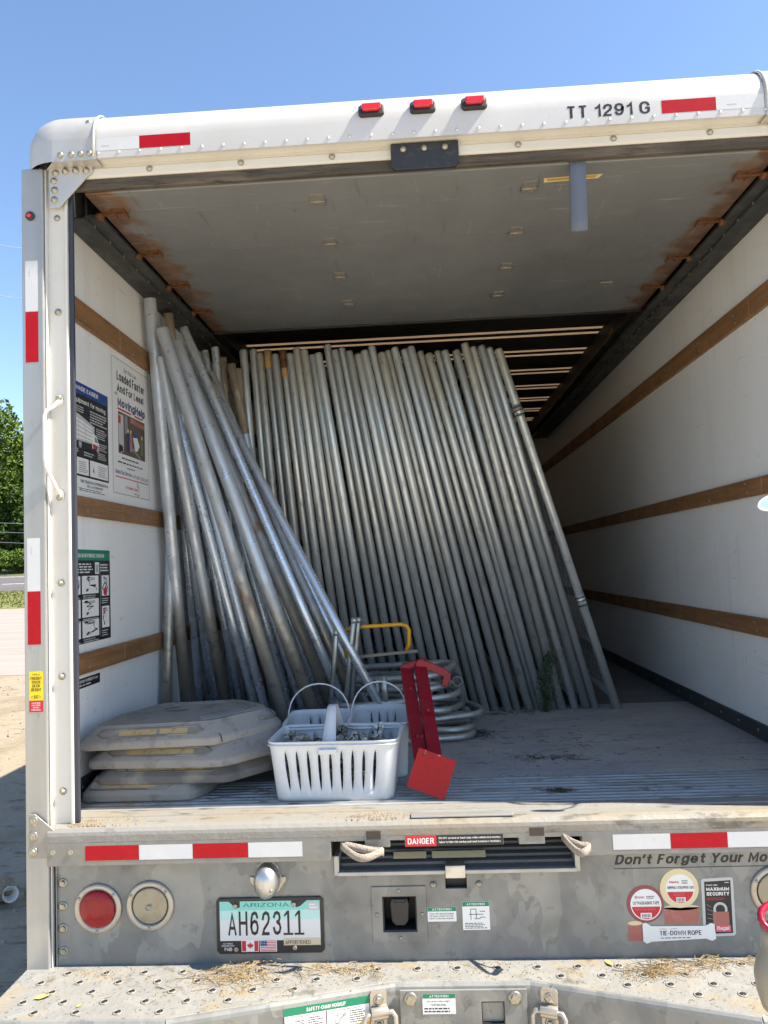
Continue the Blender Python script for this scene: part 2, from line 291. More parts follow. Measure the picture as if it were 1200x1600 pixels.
    def mesh(s, name, m):
        me = bpy.data.meshes.new(name); me.from_pydata(s.v, [], s.f)
        for p, q in zip(me.polygons, s.sm): p.use_smooth = q
        bm = bmesh.new(); bm.from_mesh(me); bmesh.ops.recalc_face_normals(bm, faces=bm.faces); bm.to_mesh(me); bm.free()
        me.materials.append(m); me.update(); return me

def link(name, me, parent=None, loc=(0, 0, 0), rot=(0, 0, 0), bevel=0, label=None):
    o = bpy.data.objects.new(name, me); COL.objects.link(o); o.location = loc; o.rotation_euler = rot
    if parent: o.parent = parent
    if bevel:
        b = o.modifiers.new('bevel', 'BEVEL'); b.width = bevel; b.segments = 2; b.limit_method = 'ANGLE'; b.angle_limit = R(40)
    if label: o['label'] = label
    return o
def build(mb, name, m, parent=None, loc=(0, 0, 0), rot=(0, 0, 0), bevel=0, label=None):
    return link(name, mb.mesh(name, m), parent, loc, rot, bevel, label)
def tag(o, label, cat, group=None):
    o['label'] = label; o['category'] = cat
    if group: o['group'] = group
    return o
def thing(name, label, cat, loc=(0, 0, 0), rot=(0, 0, 0), group=None):
    o = bpy.data.objects.new(name, None); COL.objects.link(o); o.location = loc; o.rotation_euler = rot; o.empty_display_size = .1
    return tag(o, label, cat, group)
def structure(o): o['kind'] = 'structure'; return o
def stuff(o): o['kind'] = 'stuff'; return o
ORD = ['first', 'second', 'third', 'fourth', 'fifth', 'sixth', 'seventh', 'eighth', 'ninth', 'tenth', 'eleventh', 'twelfth', 'thirteenth', 'fourteenth', 'fifteenth', 'sixteenth',
       'seventeenth', 'eighteenth', 'nineteenth', 'twentieth'] + ['twenty-' + k for k in ('first', 'second', 'third', 'fourth', 'fifth', 'sixth', 'seventh', 'eighth', 'ninth')] + ['thirtieth', 'thirty-first', 'thirty-second', 'thirty-third']

# lettering ---------------------------------------------------------
_T = {}
def _pl(t): return [tuple(float(v) for v in q.split(',')) for q in t.split()]
# stroke skeletons of a plain grotesque: advance | polylines (x,y with cap height 1)
_C = '.56,.75 .5,.9 .38,1 .2,1 .06,.9 0,.72 0,.28 .06,.1 .2,0 .38,0'
_o = '.25,.72 .1,.68 0,.5 0,.22 .1,.04 .25,0 .4,.04 .5,.22 .5,.5 .4,.68 .25,.72'
GL = {'A': '.6|0,0 .3,1 .6,0|.1,.3 .5,.3', 'B': '.56|0,0 0,1 .35,1 .5,.9 .52,.75 .45,.58 .33,.53 0,.53|.33,.53 .5,.45 .56,.28 .5,.1 .36,0 0,0', 'C': '.56|' + _C + ' .5,.1 .56,.27',
 'D': '.56|0,0 0,1 .3,1 .48,.9 .56,.7 .56,.3 .48,.1 .3,0 0,0', 'E': '.48|.48,1 0,1 0,0 .48,0|0,.53 .42,.53', 'F': '.46|.46,1 0,1 0,0|0,.5 .4,.5', 'G': '.57|' + _C + ' .52,.08 .57,.2 .57,.46 .32,.46',
 'H': '.54|0,0 0,1|.54,0 .54,1|0,.52 .54,.52', 'I': '0|0,0 0,1', 'J': '.42|.42,1 .42,.25 .34,.05 .21,0 .08,.05 0,.25', 'K': '.54|0,0 0,1|.54,1 .02,.42|.2,.6 .56,0', 'L': '.44|0,1 0,0 .44,0', 'M': '.7|0,0 0,1 .35,.2 .7,1 .7,0',
 'N': '.56|0,0 0,1 .56,0 .56,1', 'O': '.6|.3,1 .12,.95 0,.75 0,.25 .12,.05 .3,0 .48,.05 .6,.25 .6,.75 .48,.95 .3,1', 'P': '.52|0,0 0,1 .34,1 .48,.92 .52,.74 .48,.56 .34,.48 0,.48', 'Q': '.6|.3,1 .12,.95 0,.75 0,.25 .12,.05 .3,0 .48,.05 .6,.25 .6,.75 .48,.95 .3,1|.38,.2 .6,-.05',
 'R': '.55|0,0 0,1 .34,1 .48,.92 .52,.76 .48,.6 .34,.52 0,.52|.3,.52 .55,0', 'S': '.54|.52,.76 .46,.92 .3,1 .14,.95 .04,.8 .08,.62 .28,.53 .46,.44 .54,.26 .46,.07 .28,0 .1,.05 0,.24', 'T': '.54|0,1 .54,1|.27,1 .27,0', 'U': '.56|0,1 0,.25 .1,.05 .28,0 .46,.05 .56,.25 .56,1',
 'V': '.58|0,1 .29,0 .58,1', 'W': '.86|0,1 .2,0 .43,.9 .66,0 .86,1', 'X': '.56|0,0 .56,1|0,1 .56,0', 'Y': '.56|0,1 .28,.45 .56,1|.28,.45 .28,0', 'Z': '.52|0,1 .52,1 0,0 .52,0',
 '0': '.52|.26,1 .1,.94 0,.72 0,.28 .1,.06 .26,0 .42,.06 .52,.28 .52,.72 .42,.94 .26,1', '1': '.36|0,.72 .2,.82 .32,1 .32,0', '2': '.52|.01,.72 .08,.92 .26,1 .44,.93 .5,.74 .42,.52 .1,.22 0,0 .52,0', '3': '.52|.02,.8 .1,.95 .26,1 .42,.94 .48,.76 .4,.58 .2,.54|.26,.54 .45,.46 .52,.27 .44,.07 .26,0 .08,.06 0,.24',
 '4': '.54|.4,0 .4,1 0,.28 .54,.28', '5': '.52|.48,1 .08,1 .04,.5 .14,.6 .28,.63 .44,.55 .52,.32 .44,.07 .26,0 .08,.06 0,.22', '6': '.52|.48,.8 .42,.95 .27,1 .1,.92 .01,.65 0,.3 .08,.06 .26,0 .44,.07 .52,.3 .44,.54 .27,.6 .08,.52 .01,.36', '7': '.5|0,1 .5,1 .26,.5 .16,0',
 '8': '.52|.26,.54 .08,.62 .03,.78 .1,.95 .26,1 .42,.95 .49,.78 .44,.62 .26,.54 .06,.44 0,.26 .08,.06 .26,0 .44,.06 .52,.26 .46,.44 .26,.54', '9': '.52|.03,.2 .1,.05 .25,0 .42,.08 .51,.35 .52,.7 .44,.94 .26,1 .08,.93 0,.7 .08,.46 .25,.4 .44,.48 .51,.64',
 'a': '.5|.03,.52 .1,.68 .26,.72 .44,.66 .48,.5 .48,0|.48,.42 .2,.36 .03,.28 .02,.1 .16,0 .34,.04 .48,.2', 'b': '.5|0,1 0,0|0,.5 .1,.68 .27,.72 .43,.62 .5,.36 .43,.1 .27,0 .1,.04 0,.22', 'c': '.46|.46,.5 .4,.66 .25,.72 .1,.66 0,.46 0,.26 .1,.06 .25,0 .4,.06 .46,.22', 'd': '.5|.5,1 .5,0|.5,.5 .4,.68 .23,.72 .07,.62 0,.36 .07,.1 .23,0 .4,.04 .5,.22',
 'e': '.5|.02,.37 .5,.37 .46,.6 .26,.72 .08,.63 0,.36 .08,.09 .27,0 .42,.05 .49,.18', 'f': '.42|.44,.97 .3,1 .2,.88 .2,0|-.02,.68 .42,.68', 'g': '.5|.5,.72 .5,-.08 .42,-.24 .25,-.28 .08,-.24 .02,-.12|.5,.5 .4,.68 .23,.72 .07,.62 0,.38 .07,.12 .23,.04 .4,.08 .5,.24', 'h': '.48|0,1 0,0|0,.48 .1,.68 .28,.72 .43,.66 .48,.48 .48,0',
 'i': '0|0,0 0,.72|0,.88 0,1', 'j': '.1|.1,.72 .1,-.15 0,-.25|.1,.88 .1,1', 'k': '.46|0,1 0,0|.44,.72 .02,.3|.16,.44 .46,0', 'l': '0|0,0 0,1', 'm': '.78|0,0 0,.72|0,.5 .1,.68 .22,.72 .35,.66 .39,.5 .39,0|.39,.5 .48,.68 .6,.72 .73,.66 .78,.5 .78,0', 'n': '.48|0,0 0,.72|0,.48 .1,.68 .28,.72 .43,.66 .48,.48 .48,0', 'o': '.5|' + _o,
 'p': '.5|0,.72 0,-.28|0,.5 .1,.68 .27,.72 .43,.62 .5,.36 .43,.1 .27,0 .1,.04 0,.22', 'q': '.5|.5,.72 .5,-.28|.5,.5 .4,.68 .23,.72 .07,.62 0,.36 .07,.1 .23,0 .4,.04 .5,.22', 'r': '.3|0,0 0,.72|0,.46 .1,.64 .3,.72', 's': '.44|.42,.54 .36,.68 .22,.72 .08,.68 .03,.54 .1,.42 .32,.33 .44,.2 .38,.05 .22,0 .06,.05 0,.2', 't': '.46|.2,.95 .2,.16 .27,.03 .44,0|-.02,.68 .44,.68',
 'u': '.48|0,.72 0,.22 .06,.05 .2,0 .38,.06 .48,.24|.48,.72 .48,0', 'v': '.48|0,.72 .24,0 .48,.72', 'w': '.7|0,.72 .17,0 .35,.66 .53,0 .7,.72', 'x': '.46|0,0 .46,.72|0,.72 .46,0', 'y': '.48|0,.72 .25,.02|.48,.72 .22,-.14 .12,-.27 .02,-.26', 'z': '.42|0,.72 .42,.72 0,0 .42,0',
 '-': '.26|0,.4 .26,.4', '.': '0|0,0 0,.1', ',': '0|.03,.1 -.02,-.12', "'": '0|.02,1 -.02,.72', '!': '0|0,1 0,.32|0,.0 0,.12', '/': '.3|0,-.05 .3,1.05', '"': '.14|0,1 0,.75|.14,1 .14,.75'}
def text2d(t, bold=0., shear=0.):
    k = (t, bold, shear)
    if k in _T: return _T[k]
    th = .12 + bold * 2.6; vs = []; fs = []; x = 0.; sn = 0
    for ch in t:
        if ch == ' ': x += .34; continue
        adv, *strokes = GL[ch].split('|'); adv = float(adv)
        for st in strokes:
            p = [Vector(q) for q in _pl(st)]; n = len(p); o = len(vs); closed = (p[0] - p[-1]).length < 1e-6; sn += 1
            for i, q in enumerate(p):
                a = p[i - 1] if i else (p[-2] if closed else None); b = p[i + 1] if i < n - 1 else (p[1] if closed else None)
                d1 = (q - a).normalized() if a is not None else None; d2 = (b - q).normalized() if b is not None else None
                d1 = d1 or d2; d2 = d2 or d1
                m = (d1 + d2); m = m.normalized() if m.length > .2 else d1
                nn = Vector((-m.y, m.x)); c = max(.45, abs(nn.dot(Vector((-d1.y, d1.x)))))
                e = Vector((0, 0))
                if a is None: e = -d1 * th * .5 * (abs(d1.x) < .8)
                if b is None: e = d2 * th * .5 * (abs(d2.x) < .8)
                for sg in (1, -1):
                    r = q + e + nn * sg * th / 2 / c; vs.append((x + r.x + shear * r.y, r.y, sn))
            fs += [(o + 2 * i, o + 2 * i + 1, o + 2 * i + 3, o + 2 * i + 2) for i in range(n - 1)]
        x += adv + th * 1.05 + .095
    x0 = min(v[0] for v in vs); x1 = max(v[0] for v in vs); y0 = min(v[1] for v in vs); y1 = max(v[1] for v in vs)
    _T[k] = ([((a - x0) / max(x1 - x0, 1e-6), (b - y0) / (y1 - y0), c % 3) for a, b, c in vs], fs)
    return _T[k]

class Decal:
    """flat printed sticker: O origin, U reading direction, V up, N outwards"""
    def __init__(s, O, U, V, N): s.O = Vector(O); s.U = Vector(U); s.V = Vector(V); s.N = Vector(N); s.parts = {}
    def P(s, u, v, lay): return s.O + s.U * u + s.V * v + s.N * (lay * .0002)
    def _add(s, m, vs, fs):
        k = m.name; mb, _ = s.parts.setdefault(k, (MB(), m)); mb.add(vs, fs)
    def poly(s, m, pts, lay=2): s._add(m, [s.P(u, v, lay) for u, v in pts], [tuple(range(len(pts)))])
    def rect(s, m, u0, v0, u1, v1, lay=2): s.poly(m, [(u0, v0), (u1, v0), (u1, v1), (u0, v1)], lay)
    def disc(s, m, u, v, r, lay=2, a0=0, a1=360, n=28, ry=None):
        ry = ry or r
        s.poly(m, [(u + r * math.cos(R(a0 + (a1 - a0) * k / n)), v + ry * math.sin(R(a0 + (a1 - a0) * k / n))) for k in range(n + (0 if a1 - a0 == 360 else 1))], lay)
    def frame(s, m, u0, v0, u1, v1, t, lay=2):
        s.rect(m, u0, v0, u1, v0 + t, lay); s.rect(m, u0, v1 - t, u1, v1, lay); s.rect(m, u0, v0 + t, u0 + t, v1 - t, lay); s.rect(m, u1 - t, v0 + t, u1, v1 - t, lay)
    def text(s, m, t, u0, v0, u1, v1, lay=3, bold=.02, shear=0.):
        vs, fs = text2d(t, bold, shear)
        s._add(m, [s.P(u0 + a * (u1 - u0), v0 + b * (v1 - v0), lay + c * .12) for a, b, c in vs], fs)
    def lines(s, m, u0, v0, u1, v1, n, lay=3, fill=.45, rng=random.Random(3)):
        """rows of tiny unreadable print: little word-length dashes"""
        h = (v1 - v0) / n
        for i in range(n):
            u = u0; e = u1 - (u1 - u0) * rng.uniform(0, .3); b = v1 - h * (i + 1) + h * (1 - fill) / 2
            while u < e:
                w_ = min(e - u, (u1 - u0) * rng.uniform(.06, .16)); s.rect(m, u, b, u + w_, b + h * fill, lay); u += w_ + (u1 - u0) * .025
    def line(s, m, a, b, t, lay=3):
        a = Vector(a); b = Vector(b); d = (b - a).normalized(); q = Vector((-d.y, d.x)) * t / 2
        s.poly(m, [a - q, b - q, b + q, a + q], lay)
    def out(s, name, base, parent, label=None):
        """base: key material becomes the part, the rest its printed children"""
        mb, m = s.parts.pop(base.name); o = build(mb, name, m, parent, (0, 0, DZ) if parent and parent.name.startswith('moving_truck') and parent.parent is None else (0, 0, 0))
        if label: o['label'] = label
        for k, (b, mm) in s.parts.items(): build(b, 'print', mm, o)
        return o
def rear(x, y, z): return Decal((x, y, z), (1, 0, 0), (0, 0, 1), (0, -1, 0))

# ================================================================== THE SETTING
def sheet(name, poly, z, m, nsub=0):
    mb = MB(); mb.add([(x, y, z if not callable(z) else z(x, y)) for x, y in poly], [tuple(range(len(poly)))])
    return structure(build(mb, name, m))
def hill(x, y): return 0.0 if y < 38 else (y - 38) * .052 + .0006 * (y - 38) ** 2 * 0.15
def strip(name, x0, x1, ys, m, dz=0.0, slope=0.0):
    mb = MB(); vs = []
    xs = [x0 + (x1 - x0) * i / 12 for i in range(13)]
    for y in ys:
        for x in xs: vs.append((x, y + slope * (x + 30), hill(x, y) + dz))
    fs = [(j * 13 + i, j * 13 + i + 1, (j + 1) * 13 + i + 1, (j + 1) * 13 + i) for j in range(len(ys) - 1) for i in range(12)]
    mb.add(vs, fs); return structure(build(mb, name, m))
# one sheet of ground to the horizon
g = MB(); gy = [-400, -60, -20, 0, 20, 38, 50, 62, 75, 90, 120, 200, 600]; gx = [-600, -150, -60, -20, 0, 20, 60, 150, 600]
g.add([(x, y, hill(x, min(y, 130))) for y in gy for x in gx], [(j * 9 + i, j * 9 + i + 1, (j + 1) * 9 + i + 1, (j + 1) * 9 + i) for j in range(12) for i in range(8)])
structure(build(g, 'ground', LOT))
strip('pavement', -140, 140, [10.5, 20, 38], PAVE, .004)
sheet('bounce_ground', [(-7, -30), (9, -30), (9, .62), (-7, .62)], .004, mat('pale_bounce_ground', (.52, .46, .36), .9, 0, mix=[('noise', 1.2, 1, (.46, .39, .29), .42, .62), ('noise', 9, 1, (.38, .31, .22), .56, .7)], bump=(20, .3)))  # unseen pale sheet added behind the truck to bounce sunlight into the box
strip('verge', -140, 140, [38.6, 46, 52], GRASS, .012)
strip('road', -140, 140, [52, 60, 68, 74], ASPH, .03)
strip('lawn', -140, 140, [74, 80, 95], GRASS, .06)
for k in range(6):
    s_ = MB(); x = -62 + k * 9
    s_.add([(x, 59.9, hill(0, 59.9) + .036), (x + 4, 59.9, hill(0, 59.9) + .036), (x + 4, 60.25, hill(0, 60.25) + .036), (x, 60.25, hill(0, 60.25) + .036)], [(0, 1, 2, 3)])
    structure(build(s_, 'road_marking', INKW))
s_ = MB(); yy = 70.5; s_.add([(-140, yy, hill(0, yy) + .036), (140, yy, hill(0, yy) + .036), (140, yy + .3, hill(0, yy + .3) + .036), (-140, yy + .3, hill(0, yy + .3) + .036)], [(0, 1, 2, 3)])
structure(build(s_, 'road_marking', INKW))

def leaf_cloud(n, centre, rad, size, rng, squash=1.0, clumps=26):
    """leaf sized faces spread through lumpy clumps"""
    mb = MB(); c = Vector(centre); cl = []
    for i in range(clumps):
        d = Vector((rng.gauss(0, 1), rng.gauss(0, 1), rng.gauss(0, 1))).normalized() * rng.uniform(.35, .95)
        cl.append((Vector((d.x * rad[0], d.y * rad[1], d.z * rad[2])), rng.uniform(.24, .42)))
    for i in range(n):
        o, k = rng.choice(cl)
        d = Vector((rng.gauss(0, 1), rng.gauss(0, 1), rng.gauss(0, 1))).normalized() * rng.uniform(.6, 1.05) ** .5
        p = c + o + Vector((d.x * rad[0] * k, d.y * rad[1] * k, d.z * rad[2] * k))
        a = Vector((rng.gauss(0, 1), rng.gauss(0, 1), rng.gauss(0, .8))).normalized(); b = a.cross(Vector((rng.gauss(0, 1), rng.gauss(0, 1), rng.gauss(0, 1)))).normalized()
        s1 = size * rng.uniform(.6, 1.3); s2 = s1 * rng.uniform(.4, .7)
        mb.add([p - a * s1, p + b * s2, p + a * s1, p - b * s2], [(0, 1, 2, 3)])
    return mb
def tree(label, x, y, h, wd, m, seed):
    rng = random.Random(seed); z = hill(x, y)
    t = thing('broadleaf_tree', label, 'tree', (x, y, z), group='trees beyond the road')
    tr = MB(); tr.tube([(0, 0, 0), (.1, .05, h * .2), (-.1, .1, h * .45), (.1, 0, h * .8)], [.45, .36, .26, .08], 9)
    for k in range(9):
        a = rng.uniform(0, 6.28); b = h * rng.uniform(.25, .65); L = wd * rng.uniform(.5, .85)
        tr.tube([(0, 0, b), (math.cos(a) * L * .5, math.sin(a) * L * .5, b + L * .3), (math.cos(a) * L, math.sin(a) * L, b + L * .7)], [.14, .09, .03], 6)
    build(tr, 'trunk', BARK, t)
    build(leaf_cloud(17000, (0, 0, h * .55), (wd, wd, h * .46), .26, rng, clumps=46), 'crown', m, t)
    return t
tree('tall bright green tree rising highest beyond the road', -50.0, 86, 20.0, 6.8, LEAF1, 3)
tree('darker green tree right beside the tall bright one', -45.5, 92, 18.0, 6.0, LEAF2, 5)
tree('dark shaded tree in front of the bright tree trunk', -43.2, 81, 9.0, 3.6, LEAF2, 8)
def bush(name, label, x, y, h, w_, m, seed, n=5000, cat='bush', size=.16):
    rng = random.Random(seed); t = thing(name, label, cat, (x, y, hill(x, y)))
    st = MB()
    for k in range(6):
        a = rng.uniform(0, 6.28); st.tube([(0, 0, 0), (math.cos(a) * w_ * .3, math.sin(a) * w_ * .3, h * .4), (math.cos(a) * w_ * .6, math.sin(a) * w_ * .6, h * .75)], [.05, .04, .015], 5)
    build(st, 'stem', BARK, t); build(leaf_cloud(n, (0, 0, h * .5), (w_, w_ * .8, h * .48), size, rng, clumps=40), 'crown', m, t)
bush('rounded_bush', 'rounded light green bush at the roadside lawn', -42.5, 77.0, 2.9, 3.2, LEAF1, 11, 9000)
bush('shrub', 'reddish brown shrub behind the rounded green bush', -46.2, 79.5, 4.4, 1.9, LEAFR, 12, 3500)
wd = MB(); rng = random.Random(44)
for k in range(22000):
    x = rng.uniform(-220, 220); hgt = 13 + 4 * math.sin(x * .11) + 3 * math.sin(x * .31 + 1) + 2 * math.sin(x * .83)
    y = 128 + rng.uniform(0, 14); z = hill(x, 128) + hgt * rng.random() ** .8; a_ = Vector((rng.gauss(0, 1), rng.gauss(0, 1), rng.gauss(0, 1))).normalized() * rng.uniform(.5, 1.2); b_ = a_.cross(Vector((rng.gauss(0, 1), rng.gauss(0, 1), rng.gauss(0, 1)))).normalized() * .6; p_ = Vector((x, y, z))
    wd.add([p_ - a_, p_ + b_, p_ + a_, p_ - b_], [(0, 1, 2, 3)])
tag(stuff(build(wd, 'distant_wood', LEAF2)), 'distant dark green wood along the horizon behind the trees', 'wood')
rng = random.Random(4)
gt = MB()
for k in range(5000):
    x = rng.uniform(-36, -20); y = rng.uniform(38.8, 51.5); z = hill(x, y) + .012; a = rng.uniform(0, 6.28); s1 = rng.uniform(.04, .09)
    gt.add([(x - math.cos(a) * s1, y - math.sin(a) * s1, z), (x + math.cos(a) * s1, y + math.sin(a) * s1, z), (x + rng.uniform(-.05, .05), y, z + rng.uniform(.05, .16))], [(0, 1, 2)])
o = stuff(build(gt, 'grass_tufts', GRASS)); tag(o, 'short yellowish grass blades on the verge beside the road', 'grass')
for k, (z0, dzx, lab) in enumerate([(29.0, -.21, 'higher of the two pale power wires against the sky'), (24.6, -.155, 'lower of the two pale power wires against the sky'),
                                    (6.0, -.05, 'topmost of three wires crossing the dark tree'), (5.1, -.06, 'middle of three wires crossing the dark tree'), (4.1, -.06, 'lowest of three wires crossing the dark tree')]):
    mb = MB(); y = 60 if k < 2 else 70
    xr = -34 if k < 2 else -38
    mb.tube([(xr + t, y, z0 + DZ + dzx * t + .0012 * t * t) for t in (-120, -90, -60, -45, -30, -15, 0, 15, 30, 45, 60, 90, 120, 150, 180)], .026 if k < 2 else .014, 6)
    tag(build(mb, 'power_wire', WIRE), lab, 'wire', 'overhead wires')

# loose stones and litter at the left
def rock(name, label, loc, size, seed, m=ROCK, cat='rock'):
    rng = random.Random(seed); bm = bmesh.new(); bmesh.ops.create_icosphere(bm, subdivisions=2, radius=1)
    for v in bm.verts:
        v.co *= rng.uniform(.78, 1.1); v.co.x *= size[0]; v.co.y *= size[1]; v.co.z *= size[2]
    zmin = min(v.co.z for v in bm.verts)
    for v in bm.verts: v.co.z -= zmin * .8
    me = bpy.data.meshes.new(name); bm.to_mesh(me); bm.free(); me.materials.append(m)
    return tag(link(name, me, loc=loc), label, cat)
rock('rubble_chunk', 'large broken tan rubble chunk on the shaded lot', (-2.27, 1.66, 0), (.10, .08, .075), 1)
rock('rubble_stone', 'small tan stone just right of the crumpled cup', (-2.11, 1.70, 0), (.035, .03, .03), 2)
rock('rubble_stone', 'brown stone touching the left truck post from behind', (-2.06, 1.80, 0), (.06, .045, .04), 3)
mb = MB(); mb.lathe([(.026, 0), (.028, .002), (.036, .07), (.038, .072), (.034, .07), (.025, .004)], n=18)
tag(build(mb, 'paper_cup', WPLAS, loc=(-2.185, 1.63, .055), rot=(R(80), 0, R(35))), 'crumpled white paper cup lying on the rubble chunk', 'cup')
pb = MB(); rng = random.Random(9)
for k in range(900):
    x = rng.uniform(-9, -1.3); y = rng.uniform(.3, 10); s1 = rng.uniform(.006, .022)
    pb.add([(x - s1, y, 0), (x + s1, y - s1, 0), (x, y + s1, 0), (x + rng.uniform(-s1, s1) * .4, y, s1 * 1.1)], [(0, 1, 3), (1, 2, 3), (2, 0, 3)])
tag(stuff(build(pb, 'gravel', ROCK)), 'loose tan gravel strewn over the dusty lot', 'gravel')

# ================================================================== THE TRUCK
T = thing('moving_truck', 'white box truck seen from behind with its rear door rolled up', 'truck')
def part(mb, name, m, bevel=0, label=None, loc=(0, 0, 0)): return build(mb, name, m, T, (loc[0], loc[1], loc[2] + DZ), bevel=bevel, label=label)

XW, XO, YB = 1.186, 1.222, 5.95
for sgn in (-1, 1):
    a, b = sorted((sgn * XW, sgn * (XO - .004)))
    part(MB().box(a, b, .085, YB, -.02, 2.10), 'side_wall', WALL)
part(MB().box(-1.21, 1.21, YB, YB + .04, -.02, 2.10), 'bulkhead', mat('bulkhead_grey', (.30, .29, .27), .5))
# wooden tie rails on both walls, three each, in two lengths
RAILZ = [(1.5583, 1.6386), (.9084, .9738), (.3906, .4585)]
for sgn in (-1, 1):
    for z0, z1 in RAILZ:
        for y0, y1 in ((.13, .600), (.603, 2.398), (2.402, YB - .01)):
            a, b = sorted((sgn * (XW + .002), sgn * 1.170))
            o = part(MB().box(a, b, y0, y1, z0, z1), 'tie_rail', WOOD, .003)
# small fasteners on the rails
nail = MB().lathe([(.006, 0), (.006, .002), (.003, .003), (0, .003)], axis='x', n=8).mesh('rail_screw', BOLT)
for sgn in (-1, 1):
    for z0, z1 in RAILZ:
        for y in (.29, .72, 1.1, 1.55, 2.0, 2.6, 3.2):
            for dz in ((.02,) if sgn < 0 else (.018, .05)):
                o = link('rail_screw', nail, T, (sgn * 1.170, y + dz * .4, z0 + dz + DZ), (0, 0, 0 if sgn < 0 else math.pi))
# kick plates
for sgn in (-1, 1):
    a, b = sorted((sgn * (XW + .002), sgn * 1.176))
    kp = part(MB().box(a, b, .12, YB - .01, .0, .062), 'kick_plate', KICK, .002)
    for y in [.25 + .18 * k for k in range(18)]:
        link('bolt', nail, kp, (sgn * 1.176, y, .034), (0, 0, 0 if sgn < 0 else math.pi))
# floor
part(MB().box(-XW, XW, .385, 1.56, -.03, 0), 'floor', FLOOR)
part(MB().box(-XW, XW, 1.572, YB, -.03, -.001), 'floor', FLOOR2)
part(MB().box(-XW, XW, 1.56, 1.572, -.03, .0015), 'floor_seam', ALU)
part(MB().box(-XW, XW, .105, .385, -.03, -.004), 'sill_base', mat('sill_grime', (.085, .078, .07), .8, mix=[('noise', 8, (.4, 2, 1), (.16, .15, .135), .45, .65)]))
mb = MB()
for k in range(9): mb.prism([(.112 + k * .0305, -.0045), (.1145 + k * .0305, .0005), (.1275 + k * .0305, .0005), (.130 + k * .0305, -.0045)], 0, -XW, XW)
part(mb, 'ribbed_sill', SILL)
# deck edge and lip with the ramp slot
prof = [(.105, 0), (.07, 0), (.068, .003), (.05, .003), (.048, 0), (-.012, 0), (-.026, -.004), (-.034, -.013), (-.036, -.022), (-.036, -.040)]
mb = MB(); mb.prism(prof + [(.105, -.040)], 0, -1.152, 1.152); o = part(mb, 'deck_edge', DECKE)
xs = [-1.152, -.345, -.25, -.205, -.18, -.139, .132, .174, .203, .245, .345, 1.152]; zs = [-.105, -.071, -.053, -.040]
def lipskip(x, z):
    if -.345 < x < .345 and z < -.071: return True
    if z < -.053: return (-.345 < x < -.25) or (-.18 < x < -.139) or (.132 < x < .174) or (.245 < x < .345)
    return (-.345 < x < -.262 and False)
part(MB().gridplate(xs, zs, lipskip, -.036, -.006), 'lip', LIPM, .0015)
for x in (-.225, .224): part(MB().box(x - .02, x + .02, -.0375, -.036, -.049, -.026), 'slot_plug', mat('slot_plug_brown', (.06, .045, .035), .7), .0008)
part(MB().box(-.12, .165, -.02, .012, .0005, .006), 'latch_bar', ALU, .002)
# bumper panel with openings
xs = [-1.142, -.343, -.21, -.115, -.032, .028, .343, 1.142]; zs = [-.392, -.313, -.217, -.200, -.155, -.105]
def panskip(x, z):
    if -.343 < x < .343 and z > -.155: return True
    if -.21 < x < -.115 and -.313 < z < -.217: return True
    return -.032 < x < .028 and z > -.200
panel = part(MB().gridplate(xs, zs, panskip, 0, .012), 'bumper_panel', GALV)
part(MB().box(-1.142, -1.139, -.006, .01, -.392, -.105), 'panel_flange', GALV)
part(MB().box(-1.15, 1.15, .012, .3, -.40, -.396), 'crossmember', BLACK)
part(MB().box(-.4, .4, .55, .56, -.30, -.04), 'ramp_pocket', BLACK)
# hexagon bolts
hexb = MB().lathe([(.0115, 0), (.0115, .002), (.0088, .0022), (.0088, .007), (.007, .0085), (0, .0085)], axis='y', n=6, smooth=False)
hexb.lathe([(.0135, 0), (.0135, .0018), (.009, .002), (0, .002)], axis='y', n=16)
HEX = hexb.mesh('bolt', BOLT)
CAR = MB().lathe([(.0095, 0), (.0095, .002), (.0075, .005), (.004, .0075), (0, .0082)], axis='y', n=14).mesh('bolt', BOLT)
NUT = MB().lathe([(.0105, 0), (.0105, .002), (.0072, .0022), (.0072, .006), (.0042, .0062), (.0042, .010), (0, .0104)], axis='y', n=12).mesh('bolt', BOLT)
def bolt(parent, me, x, y, z, top=False):
    return link('bolt', me, parent, (x, y, z + (DZ if top else 0)), (0, random.uniform(0, 1), 0))
for z in (-.164, -.228, -.289, -.352): bolt(panel, HEX, -1.124, 0, z)
for x in (-.066, .061): bolt(panel, CAR, x, 0, -.188)

